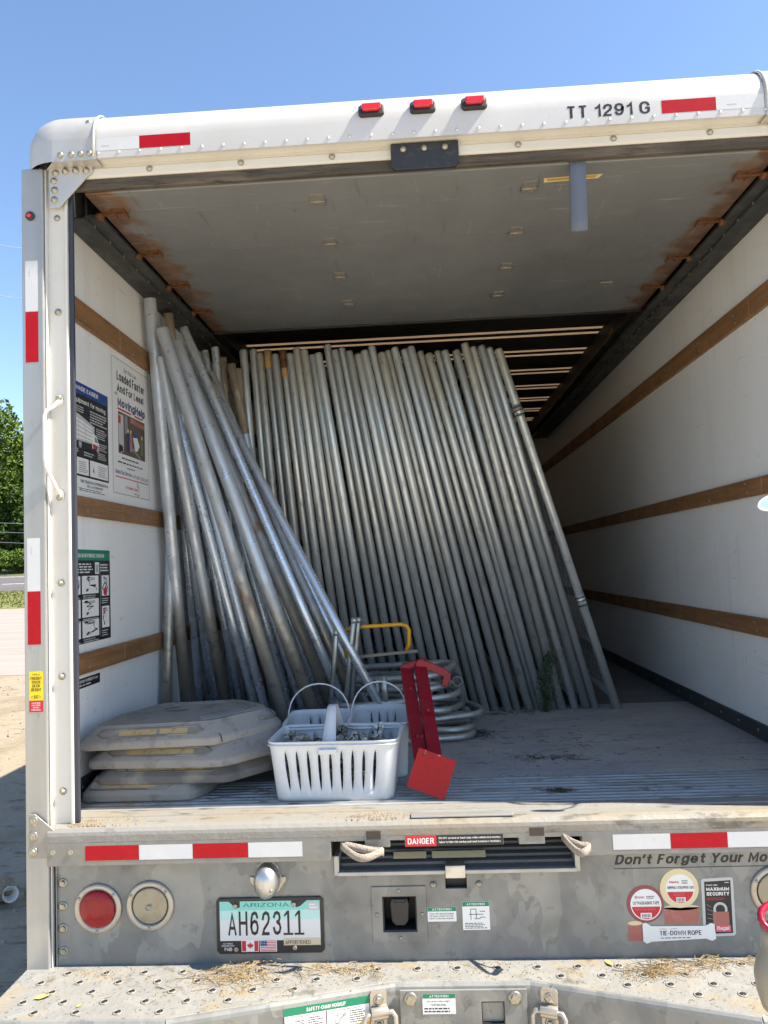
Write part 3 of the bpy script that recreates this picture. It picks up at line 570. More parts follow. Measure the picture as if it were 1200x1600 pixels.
# posts at both sides of the opening
for sgn in (-1, 1):
    S = lambda a, b: tuple(sorted((sgn * a, sgn * b)))
    op = part(MB().box(*S(1.222, 1.155), -.020, .084, -.403, 1.946), 'outer_post', ALU, .004)
    ch = MB().box(*S(1.154, 1.098), .004, .030, -.392 if sgn > 0 else -.10, 1.946)
    ch.box(*S(1.154, 1.132), .030, .084, -.10, 1.946)
    ch.box(*S(1.098, 1.090), -.002, .028, -.012, 1.93)
    ch.box(*S(1.154, 1.150), -.012, .004, -.40, 1.946)
    ch = part(ch, 'door_post', WPAINT, .002)
    part(MB().box(*S(1.090, 1.0755), .006, .018, -.0, 1.93), 'door_seal', SEAL, .003)
    part(MB().box(*S(1.187, 1.130), .0845, .12, 1.93, 2.06), 'post_head', BLACK)
    part(MB().box(*S(1.1865, 1.130), .085, .12, 0, 1.93), 'post_return', ALU)
    for z in (1.506, .692, .42, .092): bolt(ch, NUT, sgn * 1.122, .004, z)
    bolt(ch, CAR, sgn * 1.122, .004, 1.798)
    # lower gusset
    gp = [(sgn * x, z) for x, z in ((-1.207 * -1, .038), (1.190, .039), (1.067, -.062), (1.065, -.085), (1.206, -.084))]
    gs = part(MB().prism(gp, 1, -.030, -.0245), 'lower_gusset', mat('gusset_grey', (.30, .285, .265), .5, .3, mix=[('noise', 9, 1, (.25, .235, .21), .45, .65)]), .001)
    for x, z in ((1.193, .02), (1.194, -.022), (1.195, -.065), (1.135, -.066), (1.084, -.067)): bolt(gs, HEX, sgn * x, -.030, z)
    part(MB().box(*S(1.150, 1.068), -.0245, .004, -.085, -.045), 'gusset_spacer', ALU)
    gp = [(sgn * x, z) for x, z in ((1.138, 1.9475), (1.004, 1.9475), (1.002, 1.930), (1.105, 1.823), (1.135, 1.823))]
    gs = part(MB().prism(gp, 1, -.016, -.010), 'upper_gusset', CAPM, .001)
    for x, z in ((1.116, 1.929), (1.086, 1.933), (1.054, 1.933), (1.022, 1.931), (1.122, 1.905), (1.12, 1.876), (1.121, 1.846)): bolt(gs, NUT, sgn * x, -.016, z)
    # side marker on the post
    mk = part(MB().lathe([(.0135, 0), (.0135, .006), (.0105, .008), (.0, .008)], (sgn * 1.193, -.020, 1.797), 'y', 18), 'marker_lamp', RUBBER)
    build(MB().lathe([(.0075, .008), (.0065, .012), (0, .0135)], (sgn * 1.193, -.020, 1.797), 'y', 14), 'lens', REDL2, mk)
    # grab handle
    hx = sgn
    hd = MB().tube([(hx * 1.120, .002, 1.236), (hx * 1.121, -.014, 1.224), (hx * 1.126, -.024, 1.212), (hx * 1.142, -.034, 1.200), (hx * 1.148, -.036, 1.185), (hx * 1.148, -.036, 1.06), (hx * 1.146, -.034, 1.035),
                    (hx * 1.138, -.028, 1.010), (hx * 1.127, -.018, .980), (hx * 1.122, -.008, .958), (hx * 1.121, .003, .950)], .0062, 10)
    for z in (1.236, .950): hd.prism([(hx * 1.121 + .013 * math.cos(k * .63), z + .019 * math.sin(k * .63)) for k in range(10)], 1, -.001, .004)
    hd = part(hd, 'grab_handle', WPAINT)
    for z in (1.243, .944): bolt(hd, CAR, hx * 1.121, -.002, z)
    # reflective tape on the post
    for z0, z1, m in ((1.504, 1.66, WHT), (1.349, 1.504, REDT), (.671, .827, WHT), (.516, .671, REDT)):
        d = rear(0, -.0202, 0); d.rect(m, *S(1.211, 1.172)[:1], z0 + .0008, S(1.211, 1.172)[1], z1 - .0008, 1)
        if m is WHT: d.lines(GREYP, S(1.2, 1.197)[0], z1 - .05, S(1.2, 1.197)[1], z1 - .028, 4, 2)
        d.out('reflective_tape', m, T)
# freight height sticker
d = rear(0, -.0202, 0); d.rect(INKY, -1.208, .357, -1.166, .440, 1); d.rect(INKR, -1.208, .324, -1.167, .3565, 2)
d.text(INK, 'TYPICAL', -1.199, .4285, -1.176, .4335)
for i, t in enumerate(('FREIGHT', 'TRUCK', 'DECK', 'HEIGHT')):
    h = (.0165, .0135, .0115, .015)[i]; d.text(INK, t, -1.187 - h, .4155 - i * .0108, -1.187 + h, .4245 - i * .0108, bold=.03)
d.text(INK, '50', -1.194, .362, -1.181, .3725, bold=.03); d.line(INK, (-1.202, .3665), (-1.196, .3705), .001); d.line(INK, (-1.202, .3665), (-1.196, .3625), .001)
d.line(INK, (-1.173, .3665), (-1.179, .3705), .001); d.line(INK, (-1.173, .3665), (-1.179, .3625), .001)
d.text(INKW, 'EXTENDED', -1.2, .3475, -1.175, .352, 4); d.text(INKW, 'LOW DECK', -1.2, .341, -1.175, .3455, 4); d.text(INKW, 'MOVING', -1.197, .3345, -1.178, .339, 4); d.text(INKW, 'EQUIPMENT', -1.201, .328, -1.174, .3325, 4)
d.out('height_sticker', INKY, T)

# header
hp = [(-.050, 1.948), (-.050, 2.007)] + [(.065 - .115 * math.cos(R(a)), 2.007 + .115 * math.sin(R(a))) for a in range(10, 91, 8)] + [(.25, 2.128)]
inner = [(.25, 2.118), (.07, 2.10), (-.04, 2.0), (-.040, 1.948)]
hd = MB(); hd.prism(hp + inner, 0, -.992, .992)
header = part(hd, 'header', WHEAD)
for p in header.data.polygons: p.use_smooth = len(p.vertices) == 4
mdf = header.modifiers.new('split', 'EDGE_SPLIT'); mdf.split_angle = R(35)
# lower header band set back under the roll
bn = [(-.040, 1.952), (-.004, 1.952), (-.004, 1.942), (-.008, 1.938), (-.008, 1.916), (-.002, 1.912), (.04, 1.912), (.04, 1.95)]
band = part(MB().prism(bn, 0, -1.06, 1.06), 'header_band', WPAINT, .001)
for x in (-.83, -.551, -.276, .276, .554, .832): bolt(band, CAR, x, -.008, 1.929)
part(MB().box(-1.07, 1.07, .0, .018, 1.880, 1.9115), 'header_board', HEADW, .003)
riv = MB()
for k in range(32):
    x = -.97 + k * .0627; riv.lathe([(.0048, 0), (.0042, .0022), (.002, .0034), (0, .0036)], (x, -.050, 1.963), 'y', 8)
stuff(build(riv, 'rivets', RIVET, header))
for sgn in (-1, 1):
    # rounded corner cap: the header profile turned down around the corner
    cp = MB(); prof = [(y, z - 2.007) for y, z in hp[1:]]; rows = []
    cx = 1.104
    for x in (.975, 1.03, cx): rows.append([(sgn * x, y - .003, 2.007 + h + .004) for y, h in prof])
    for a in range(10, 91, 10): rows.append([(sgn * (cx + (h + .004) * math.sin(R(a))), y - .003, 2.007 + (h + .004) * math.cos(R(a))) for y, h in prof])
    rows.append([(sgn * (cx + h + .004), y - .003, 1.944) for y, h in prof])
    n = len(prof); vs = [p for r_ in rows for p in r_]
    fs = [(i * n + j, (i + 1) * n + j, (i + 1) * n + j + 1, i * n + j + 1) for i in range(len(rows) - 1) for j in range(n - 1)]
    cp.add(vs, fs, True)
    cp.add([(sgn * .975, -.053, 1.944), (sgn * 1.108, -.053, 1.944), (sgn * 1.108, -.053, 2.011), (sgn * .975, -.053, 2.011)], [(0, 1, 2, 3)])
    cp.add([(sgn * .975, -.053, 1.944), (sgn * 1.108, -.053, 1.944), (sgn * 1.224, .07, 1.944), (sgn * .975, .07, 1.944)], [(0, 1, 2, 3)])
    cap = part(cp, 'corner_cap', CAPM)
    rim = [(sgn * .982, y - .004, z + .004) for y, z in hp[:-1]]; build(MB().tube(rim, .0035, 6), 'trim_ring', WPAINT, cap)
    for x in (.995, 1.022, 1.05, 1.083): link('bolt', CAR, cap, (sgn * x, -.053, 1.963))
    link('bolt', CAR, cap, (sgn * 1.005, -.032, 2.07), (R(-35), 0, 0))
# clearance lamps
for x in (-.152, -.001, .149):
    base = MB(); q = [(-.0375, -.012), (-.030, -.019), (.030, -.019), (.0375, -.012), (.0375, .012), (.030, .019), (-.030, .019), (-.0375, .012)]
    base.prism(q, 1, -.012, .006)
    lb = build(base, 'clearance_lamp', RUBBER, T, (x, -.045, 2.036 + DZ), (R(-14), 0, 0), .003)
    lens = MB(); q2 = [(-.025, -.011), (.022, -.011), (.030, -.004), (.030, .011), (-.027, .011)]
    lens.prism(q2, 1, -.026, -.012); build(lens, 'lens', REDL2, lb, bevel=.004)
# header tape and number
def hy(z): return -.050 if z <= 2.007 else .065 - math.sqrt(max(0, .115 ** 2 - (z - 2.007) ** 2))
for x0, x1, m in ((-.990, -.845, WHT), (-.845, -.691, REDT), (.684, .838, REDT), (.838, .972, WHT)):
    d = rear(0, -.0502, 0); d.rect(m, x0, 1.970, x1, 2.009, 1)
    if m is WHT: d.lines(GREYP, x0 + .03, 1.982, x0 + .06, 1.986, 1, 2)
    d.out('reflective_tape', m, T)
d = rear(0, -.0502, 0); d.text(INK, 'TT 1291 G', .416, 1.973, .652, 2.0135, 1, .030); d.out('unit_number', INK, T, 'black unit number TT 1291 G on the header')
# black plate over the header
pl = MB().prism([(-.1, 1.948), (.1, 1.948), (.1, 1.885), (.088, 1.868), (-.09, 1.868), (-.1, 1.88)], 1, -.022, -.0085)
pl = part(pl, 'stop_plate', RUBBER, .002)
for x in (-.063, -.001, .060): bolt(pl, CAR, x, -.022, 1.929)

# roof with translucent seams
part(MB().box(-XW, XW, .25, YB, 2.145, 2.150), 'roof_lining', ROOFD) if False else None
ys = [2.42, 2.88, 3.40, 3.92, 4.40, 4.88, 5.36]
edges = [.25]
for y in ys: edges += [y, y + .045, y + .105, y + .15]
edges.append(YB)
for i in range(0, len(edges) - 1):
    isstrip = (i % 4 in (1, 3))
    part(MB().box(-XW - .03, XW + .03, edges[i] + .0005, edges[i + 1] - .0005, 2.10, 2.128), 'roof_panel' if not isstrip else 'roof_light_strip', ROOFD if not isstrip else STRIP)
for sgn in (-1, 1):
    a, b = sorted((sgn * 1.095, sgn * 1.10)); part(MB().box(a, b, 1.50, YB - .02, 1.955, 2.099), 'track_guard', BLACK)

# rolled-up door overhead
dy = [-.0, .15, .485, .82, 1.155, 1.49]
for i in range(5):
    y0 = dy[i] + (.022 if i == 0 else .0025); y1 = dy[i + 1] - .0025
    part(MB().box(-1.045, 1.045, y0, y1, 1.876 + .004 * i, 1.896 + .004 * i), 'door_panel', DOORM, .003)
part(MB().box(-1.04, 1.04, .03, 1.48, 1.9135, 1.918), 'door_backing', BLACK)
hm = {}
for key, m in (('r', RUST), ('g', HINGE)):
    h = MB().box(-.022, .022, -.038, -.003, -.0035, 0); h.box(-.022, .022, .003, .038, -.0035, 0); h.tube([(-.024, 0, -.005), (.024, 0, -.005)], .0045, 8)
    for x in (-.012, .012):
        for y in (-.024, .024): h.lathe([(.004, -.0055), (.004, -.0035), (0, -.0035)], (x, y, 0), n=8)
    hm[key] = h.mesh('hinge', m)
end = MB().box(-.035, .03, -.022, -.003, -.003, 0); end.box(-.035, .03, .003, .030, -.003, 0); end.tube([(-.035, 0, -.006), (.065, 0, -.006)], .005, 8); end.box(-.036, -.033, -.022, .030, -.012, 0); end.box(.0, .003, -.022, .030, -.010, 0)
end.tube([(.040, 0, -.010), (.062, 0, -.010)], .012, 12); hm['e'] = end.mesh('roller_hinge', RUST)
for i in range(1, 5):
    z = 1.876 + .004 * (i - 1) + DZ
    for x in (-.343, .327): link('hinge', hm['g'], T, (x, dy[i], z))
    for s in (-1, 1): link('roller_hinge', hm['e'], T, (s * 1.0, dy[i], z), (0, 0, 0 if s > 0 else math.pi))
part(MB().box(-1.05, 1.05, 1.49, 1.515, 1.885, 1.93), 'door_end_rail', BLACK, .003)
# door tracks: channel with a flange bolted to the wall
for s in (-1, 1):
    tr = MB()
    sec = [(1.052, 1.868), (1.096, 1.868), (1.096, 1.86), (1.105, 1.86), (1.105, 1.955), (1.052, 1.955), (1.052, 1.940), (1.098, 1.940), (1.098, 1.880), (1.052, 1.880)]
    tr.prism([(s * x, z) for x, z in sec][::1], 1, .16, 5.2)
    tk = part(tr, 'door_track', TRACK, .001)
    build(MB().box(*sorted((s * 1.105, s * 1.184)), .16, 5.2, 1.868, 1.874), 'track_flange', TRACK, tk)
    for y in [.21 + .125 * k for k in range(24)]:
        link('bolt', nail, tk, (s * 1.0955 if False else s * 1.1045 - s * .0096, y, 1.8635), (0, 0, 0 if s < 0 else math.pi), )
# pull strap hanging from the header
st = MB(); x0, x1 = .430, .477
pth = [(.020, 1.90), (.016, 1.86), (.010, 1.78), (.004, 1.70), (.004, 1.668), (.010, 1.662), (.016, 1.67), (.020, 1.70), (.026, 1.78), (.030, 1.874)]
vs = []
for i, (y, z) in enumerate(pth):
    sway = -.010 * (1.90 - z) / .24
    vs += [(x0 + sway, y, z), (x1 + sway, y, z)]
st.add(vs, [(2 * i, 2 * i + 1, 2 * i + 3, 2 * i + 2) for i in range(len(pth) - 1)], True)
o = part(st, 'pull_strap', STRAPM); sd = o.modifiers.new('thick', 'SOLIDIFY'); sd.thickness = .003
# worn stickers on the door
d = Decal((0, 0, 1.8752), (1, 0, 0), (0, 1, 0), (0, 0, -1)); d.poly(CREAM, [(.365, .098), (.545, .092), (.535, .118), (.37, .126)], 1); d.poly(mat('worn_yellow', (.50, .30, .05), .7), [(.375, .103), (.53, .097), (.522, .113), (.38, .119)], 2); d.out('worn_sticker', CREAM, T)
d = Decal((0, 0, 1.887), (1, 0, 0), (0, 1, 0), (0, 0, -1)); d.poly(HINGE, [(.745, 1.06), (.82, 1.06), (.83, 1.14), (.75, 1.14)], 1); d.rect(LGREY, .76, 1.065, .81, 1.08, 2); d.out('worn_sticker', HINGE, T)
# red warning label at the top of the left wall
d = Decal((-1.1845, 0, 0), (0, 1, 0), (0, 0, 1), (1, 0, 0)); d.rect(INK, .15, 1.895, .245, 1.965, 1); d.rect(INKR, .15, 1.925, .243, 1.963, 2); d.lines(INKW, .16, 1.90, .235, 1.92, 3); d.out('warning_label', INK, T)
d = Decal((1.0945, 0, 0), (0, -1, 0), (0, 0, 1), (-1, 0, 0)); d.text(INKO, '15', -2.30, 1.975, -2.20, 2.03, 1, .03); d.out('chalk_mark', INKO, T)

# ---- posters on the left wall (reading direction runs into the truck)
def lw(): return Decal((-1.1855, 0, 0), (0, 1, 0), (0, 0, 1), (1, 0, 0))
d = lw(); d.rect(INKW, .02, .990, .515, 1.362, 1)
d.rect(INK, .022, 1.043, .513, 1.33, 2); d.rect(INKB, .022, 1.322, .513, 1.361, 3)
d.text(INKW, 'YOUR MOVING MADE EASIER', .06, 1.333, .43, 1.351, 4, .03); d.text(INKW, 'It has the right equipment for moving', .04, 1.288, .49, 1.308, 4, .015)
for u0, v0, u1, v1, n in ((.06, 1.262, .2, 1.28, 2), (.24, 1.258, .32, 1.282, 3), (.36, 1.235, .50, 1.282, 5), (.41, 1.19, .50, 1.228, 5), (.42, 1.15, .50, 1.178, 4), (.42, 1.118, .50, 1.143, 4), (.05, 1.118, .15, 1.138, 3), (.19, 1.115, .28, 1.137, 3), (.31, 1.115, .40, 1.132, 2)):
    d.lines(LGREY, u0, v0, u1, v1, n, 4)
# drawn truck
d.poly(LGREY, [(.10, 1.255), (.22, 1.262), (.395, 1.228), (.395, 1.165), (.12, 1.160)], 4); d.poly(INKW, [(.16, 1.252), (.375, 1.222), (.375, 1.172), (.16, 1.168)], 5)
for k in range(4): d.line(GREYP, (.16, 1.24 - .019 * k), (.375, 1.213 - .012 * k), .0022, 6)
for k in range(3): d.line(GREYP, (.22 + .05 * k, 1.245 - .006 * k), (.22 + .05 * k, 1.168), .0018, 6)
d.poly(INKW, [(.375, 1.205), (.41, 1.198), (.43, 1.172), (.435, 1.15), (.375, 1.15)], 5); d.poly(INKR, [(.38, 1.168), (.415, 1.165), (.415, 1.15), (.38, 1.15)], 6); d.poly(GREYP, [(.395, 1.196), (.41, 1.192), (.422, 1.175), (.395, 1.175)], 6)
for u in (.17, .28, .42): d.disc(GREYP, u, 1.152, .014, 6); d.disc(LGREY, u, 1.152, .006, 7)
for u0, u1 in ((.06, .20), (.21, .345), (.355, .505)):
    d.rect(INKW, u0, 1.050, u1, 1.106, 4); d.lines(GREYP, u0 + (u1 - u0) * .45, 1.056, u1 - .008, 1.096, 6, 5); d.disc(GREYP, u0 + .028, 1.072, .007, 5); d.line(GREYP, (u0 + .02, 1.09), (u0 + .04, 1.062), .002, 5)
d.rect(INKG, .022, .996, .25, 1.036, 3); d.text(INKW, 'CAUTION', .06, 1.005, .238, 1.028, 4, .03)
d.text(INK, 'THIS TRUCK IS WATER RESISTANT', .28, 1.022, .505, 1.034, 3, .03); d.text(INK, 'NOT WATERPROOF', .33, 1.009, .46, 1.019, 3, .03); d.lines(INK, .27, .994, .50, 1.006, 2, 3)
d.out('equipment_poster', INKW, T)

d = lw(); d.rect(INKW, .548, 1.010, .935, 1.536, 1); d.frame(GREYP, .553, 1.014, .930, 1.532, .0025, 2)
d.text(INK, 'Get This Truck', .67, 1.492, .80, 1.508, 3, 0); d.text(INK, 'Loaded Faster', .60, 1.448, .885, 1.484, 3, .040); d.text(INK, 'And For Less!', .60, 1.404, .875, 1.438, 3, .040)
d.text(INK, 'GET', .580, 1.388, .607, 1.398, 3, .02); d.text(INKN, 'MovingHelp', .605, 1.342, .89, 1.386, 3, .05); d.rect(INKR, .603, 1.336, .74, 1.343, 2); d.rect(INKR, .775, 1.336, .86, 1.343, 2)
d.rect(mat('photo_brown', (.10, .075, .055), .5), .608, 1.170, .885, 1.330, 2)
ph = [(LGREY, [(.612, 1.32), (.66, 1.322), (.66, 1.18), (.63, 1.172), (.612, 1.2)]), (INKR, [(.61, 1.315), (.632, 1.315), (.632, 1.285), (.61, 1.285)]), (GREYP, [(.67, 1.325), (.70, 1.325), (.70, 1.26), (.67, 1.25)]),
      (INKN, [(.69, 1.255), (.715, 1.262), (.72, 1.185), (.69, 1.185)]), (COPPER, [(.72, 1.262), (.745, 1.258), (.745, 1.19), (.72, 1.19)]), (INKW, [(.755, 1.25), (.80, 1.255), (.825, 1.225), (.80, 1.20), (.775, 1.2)]), (INKB, [(.75, 1.268), (.79, 1.272), (.80, 1.252), (.755, 1.252)]),
      (mat('photo_olive', (.16, .17, .08), .5), [(.84, 1.255), (.862, 1.25), (.865, 1.19), (.835, 1.19)]), (GREYP, [(.74, 1.2), (.82, 1.175), (.85, 1.172), (.75, 1.21)]), (COPPER, [(.73, 1.325), (.88, 1.32), (.88, 1.30), (.73, 1.305)]), (INK, [(.615, 1.205), (.65, 1.2), (.655, 1.18), (.62, 1.175)])]
for k, (m, q) in enumerate(ph): d.poly(m, q, 3 + (k % 3))
for u, v in ((.703, 1.268), (.732, 1.268), (.85, 1.262)): d.disc(CREAM, u, v, .008, 6, n=10)
d.lines(INK, .64, 1.148, .86, 1.16, 1, 3); d.lines(INK, .60, 1.130, .89, 1.142, 1, 3); d.lines(INK, .69, 1.115, .79, 1.124, 1, 3)
d.text(INKN, 'Same Day Service... ', .575, 1.086, .745, 1.106, 3, .01); d.text(INKN, "IT'S NOT TOO LATE", .755, 1.086, .918, 1.102, 3, .01); d.rect(INKR, .575, 1.076, .918, 1.080, 2)
d.text(INKR, 'U-Haul App', .675, 1.036, .80, 1.052, 3, .02); d.lines(INK, .76, 1.022, .80, 1.030, 1, 3)
for a, b in (((.795, 1.072), (.79, 1.06)), ((.79, 1.06), (.81, 1.05)), ((.81, 1.05), (.812, 1.025)), ((.812, 1.025), (.79, 1.018)), ((.80, 1.07), (.808, 1.055))): d.line(INK, a, b, .003)
d.out('moving_help_poster' if False else 'help_poster', INKW, T)

d = lw(); d.rect(INK, .02, .487, .512, .798, 1); d.rect(INKG, .021, .762, .511, .797, 2); d.text(INKW, 'RAMP OPERATING INSTRUCTIONS', -.0 + .06, .771, .46, .786, 3, .03)
d.lines(INKW, .10, .718, .37, .754, 4, 2); d.rect(INKW, .385, .716, .418, .756, 2); d.lines(INKW, .43, .722, .50, .752, 3, 2)
for k in range(9): d.rect(INK, .390, .722 + k * .003, .413, .7235 + k * .003, 3)
d.rect(LGREY, .425, .50, .427, .757, 2)
def sketch(u0, v0, u1, v1, seed, red=False):
    r_ = random.Random(seed); d.rect(INKW, u0, v0, u1, v1, 2); w_ = u1 - u0; h = v1 - v0
    p = (u0 + w_ * r_.uniform(.3, .6), v1 - h * .1)
    for k in range(9):
        q = (min(u1 - .1 * w_, max(u0 + .12 * w_, p[0] + w_ * r_.uniform(-.35, .4))), max(v0 + .08 * h, p[1] - h * r_.uniform(-.04, .2))); d.line(INK, p, q, .0026 if k % 3 else .005, 4); p = q
    for k in range(3): d.line(GREYP, (u0 + .25 * w_, v1 - h * (.12 + .06 * k)), (u0 + .75 * w_, v1 - h * (.12 + .05 * k)), .0018, 4)
    d.poly(INK, [(u0 + .22 * w_, v0 + .12 * h), (u0 + .36 * w_, v0 + .15 * h), (u0 + .38 * w_, v0 + .3 * h), (u0 + .26 * w_, v0 + .26 * h)], 4)
for k, (a, b) in enumerate(((.650, .710), (.572, .632), (.505, .562))):
    sketch(.165, a, .270, b, 20 + k); sketch(.282, a, .412, b, 30 + k)
    d.lines(LGREY, .29, a - .017, .41, a - .003, 2, 2); d.lines(LGREY, .17, a - .017, .27, a - .003, 2, 2)
sketch(.438, .638, .500, .710, 41); d.poly(INKR, [(.455, .64), (.478, .64), (.482, .662), (.47, .675), (.455, .66)], 5); d.poly(INK, [(.44, .667), (.466, .69), (.492, .667), (.466, .645)], 3); d.poly(INKW, [(.448, .667), (.466, .683), (.485, .667), (.466, .651)], 4)
d.lines(LGREY, .438, .61, .495, .632, 3, 2); sketch(.438, .527, .500, .602, 42); d.rect(INKR, .452, .575, .464, .588, 5); d.lines(LGREY, .438, .497, .495, .521, 3, 2)
d.out('ramp_poster', INK, T)
d = lw(); d.rect(INK, .10, .344, .414, .376, 1); d.text(INKW, 'NO PASSENGERS ALLOWED TO RIDE IN VAN', .12, .360, .395, .371, 2, .03); d.lines(INKW, .13, .349, .40, .357, 1, 2); d.out('ride_warning_sticker', INK, T)

# ---- lip tape, danger sign, slogans
for x0, x1, m in ((-1.042, -.887, REDT), (-.887, -.734, WHT), (-.734, -.577, REDT), (-.577, -.424, WHT), (.428, .583, WHT), (.583, .735, REDT), (.735, .89, WHT), (.89, 1.04, REDT)):
    d = rear(0, -.0362, 0); d.rect(m, x0 + .0006, -.0905, x1 - .0006, -.050, 1); d.out('reflective_tape', m, T)
d = rear(0, -.0362, 0); d.rect(INK, -.138, -.0705, .131, -.0415, 1); d.rect(INKR, -.138, -.0705, -.052, -.0415, 2); d.text(INKW, 'DANGER', -.131, -.0655, -.058, -.0465, 3, .03)
d.text(INKW, 'DO NOT extend or load ramp while vehicle is in motion.', -.045, -.053, .125, -.046, 3, .02); d.text(INKW, 'Failure to follow this warning could result in serious or fatal injury.', -.045, -.064, .125, -.057, 3, .02); d.out('danger_sign', INK, T)
d = rear(0, -.0002, 0); d.text(INK, "Don't Forget Your Moving Supplies", .437, -.150, 1.105, -.114, 1, .045, .22); d.rect(INK, .434, -.1555, 1.10, -.1535, 1); d.out('slogan_lettering', INK, T)
d = rear(0, -.0002, 0); d.rect(INKW, -.085, -.288, -.005, -.249, 1); d.rect(INKG, -.0845, -.2605, -.0055, -.2495, 2); d.text(INKW, 'ATTENTION', -.072, -.2585, -.018, -.2515, 3, .03)
for k, t in enumerate(('Tows with electric brakes', 'will require a Brake Controller.', 'Failure to use proper equipment')): d.text(INK, t, -.080, -.2695 - k * .0065, -.012, -.2645 - k * .0065, 2, .01)
d.out('attention_sticker', INKW, T)
d = rear(0, -.0002, 0); d.rect(INKW, .012, -.312, .087, -.236, 1); d.rect(INKG, .0125, -.2485, .0865, -.2365, 2); d.text(INKW, 'ATTENTION', .024, -.246, .075, -.239, 3, .03); d.lines(INK, .018, -.309, .082, -.292, 4, 2)
for a, b in (((.035, -.256), (.035, -.285)), ((.035, -.256), (.05, -.256)), ((.05, -.256), (.05, -.28)), ((.03, -.27), (.07, -.27)), ((.06, -.262), (.075, -.262)), ((.06, -.278), (.075, -.278)), ((.045, -.282), (.062, -.282))): d.line(INK, a, b, .0016)
d.out('attention_sticker', INKW, T)
# tape, rope and padlock stickers
d = rear(0, -.0002, 0); d.disc(MAROON, .514, -.250, .0505, 2); d.disc(INKW, .516, -.252, .042, 3); d.disc(INKR, .516, -.252, .039, 4, 188, 352); d.text(INK, '1.5" PACKAGING TAPE', .480, -.2525, .552, -.2425, 5, .02)
d.text(INKR, 'Brown', .487, -.236, .512, -.2285, 5, .02); d.lines(INK, .518, -.237, .54, -.228, 2, 5); d.lines(INKP, .485, -.268, .545, -.258, 2, 5); d.rect(INKW, .500, -.288, .530, -.274, 5)
for k in range(6): d.rect(INK, .504 + k * .004, -.286, .506 + k * .004, -.277, 6)
d.rect(COPPER, .464, -.349, .503, -.301, 1); d.disc(CREAM, .4835, -.301, .0195, 2, ry=.006); d.out('tape_roll_sticker', MAROON, T)
d = rear(0, -.0002, 0); d.disc(CREAM, .609, -.210, .0525, 3); d.disc(INKW, .611, -.211, .039, 4); d.disc(INKR, .611, -.213, .036, 5, 190, 350); d.text(INK, 'SHIPPING / STRAPPING TAPE', .576, -.2125, .648, -.2035, 6, .02)
d.text(INKR, 'Shipping', .582, -.197, .608, -.190, 6, .02); d.lines(INK, .616, -.199, .638, -.188, 3, 6); d.lines(INKP, .592, -.231, .632, -.219, 3, 6); d.rect(INKW, .599, -.2465, .624, -.234, 6)
for k in range(5): d.rect(INK, .602 + k * .004, -.245, .604 + k * .004, -.236, 7)
d.rect(COPPER, .564, -.305, .659, -.261, 2); d.disc(PLT, .6115, -.261, .0475, 2, ry=.008); d.out('tape_roll_sticker', CREAM, T)
d = rear(0, -.0002, 0); d.poly(LGREY, [(.669, -.190), (.675, -.186), (.749, -.183), (.755, -.187), (.754, -.333), (.749, -.338), (.672, -.340), (.667, -.335)], 1); d.poly(INK, [(.677, -.194), (.748, -.191), (.746, -.331), (.674, -.333)], 2)
d.text(INKW, 'MAXIMUM', .681, -.2185, .743, -.2085, 3, .045); d.text(INKW, 'SECURITY', .681, -.2315, .743, -.2215, 3, .045); d.text(INKW, '2 inch wide', .681, -.2055, .712, -.201, 3, .02); d.lines(INKW, .732, -.199, .744, -.195, 1, 3); d.lines(INKR, .682, -.244, .735, -.236, 2, 3)
d.disc(LGREY, .716, -.268, .019, 3); d.disc(INK, .716, -.268, .0125, 4); d.rect(COPPER, .695, -.312, .738, -.274, 5); d.rect(INKP, .700, -.327, .741, -.310, 6); d.text(INKW, 'Regal', .704, -.3245, .736, -.3125, 7, .02)
for k in range(5): d.line(GREYP, (.68, -.255 - .012 * k), (.692 + .004 * k, -.262 - .011 * k), .0012, 3)
d.out('padlock_sticker', LGREY, T)
d = rear(0, -.002, 0); d.poly(INKW, [(.503, -.302), (.512, -.299), (.527, -.309), (.672, -.310), (.688, -.303), (.697, -.306), (.699, -.345), (.688, -.350), (.672, -.344), (.527, -.350), (.512, -.355), (.503, -.349)], 1)
d.text(INK, 'TIE-DOWN ROPE', .549, -.335, .660, -.3205, 2, .03); d.lines(INKR, .549, -.318, .570, -.3155, 1, 2); d.lines(INK, .578, -.318, .60, -.3155, 1, 2); d.lines(INK, .551, -.343, .66, -.3385, 1, 2); d.out('rope_sticker', INKW, T)

# ---- lamps in the bumper
def round_lamp(x, z, red, lab):
    b = part(MB().lathe([(.069, 0), (.069, .004), (.066, .008), (.056, .009), (.052, .004), (.052, -.004), (0, -.004)] if not red else [(.069, 0), (.069, .004), (.066, .008), (.055, .009), (.052, .004), (0, .004)], (x, 0, z), 'y', 36), 'tail_lamp' if red else 'reversing_lamp', BEZ, label=lab)
    if red: build(MB().lathe([(.051, .004), (.0505, .011), (.046, .0145), (.02, .017), (0, .0172)], (x, 0, z), 'y', 36), 'lens', REDL, b)
    else:
        pr = [(.051, -.002)]
        for k in range(9): pr += [(.050 - k * .0055, .004 + .0012 * k), (.047 - k * .0055, .0085 + .0012 * k)]
        build(MB().lathe(pr + [(0, .016)], (x, 0, z), 'y', 36), 'lens', CLENS, b)
        build(MB().lathe([(.009, .014), (.009, .0175), (0, .018)], (x, 0, z), 'y', 12), 'bulb', CLENS, b)
    for k in range(3):
        a = R((40, 150, 268)[k]); build(MB().lathe([(.0045, .0085), (.004, .011), (0, .0112)], (x + .0605 * math.cos(a), 0, z + .0605 * math.sin(a)), 'y', 10), 'screw', BOLT, b)
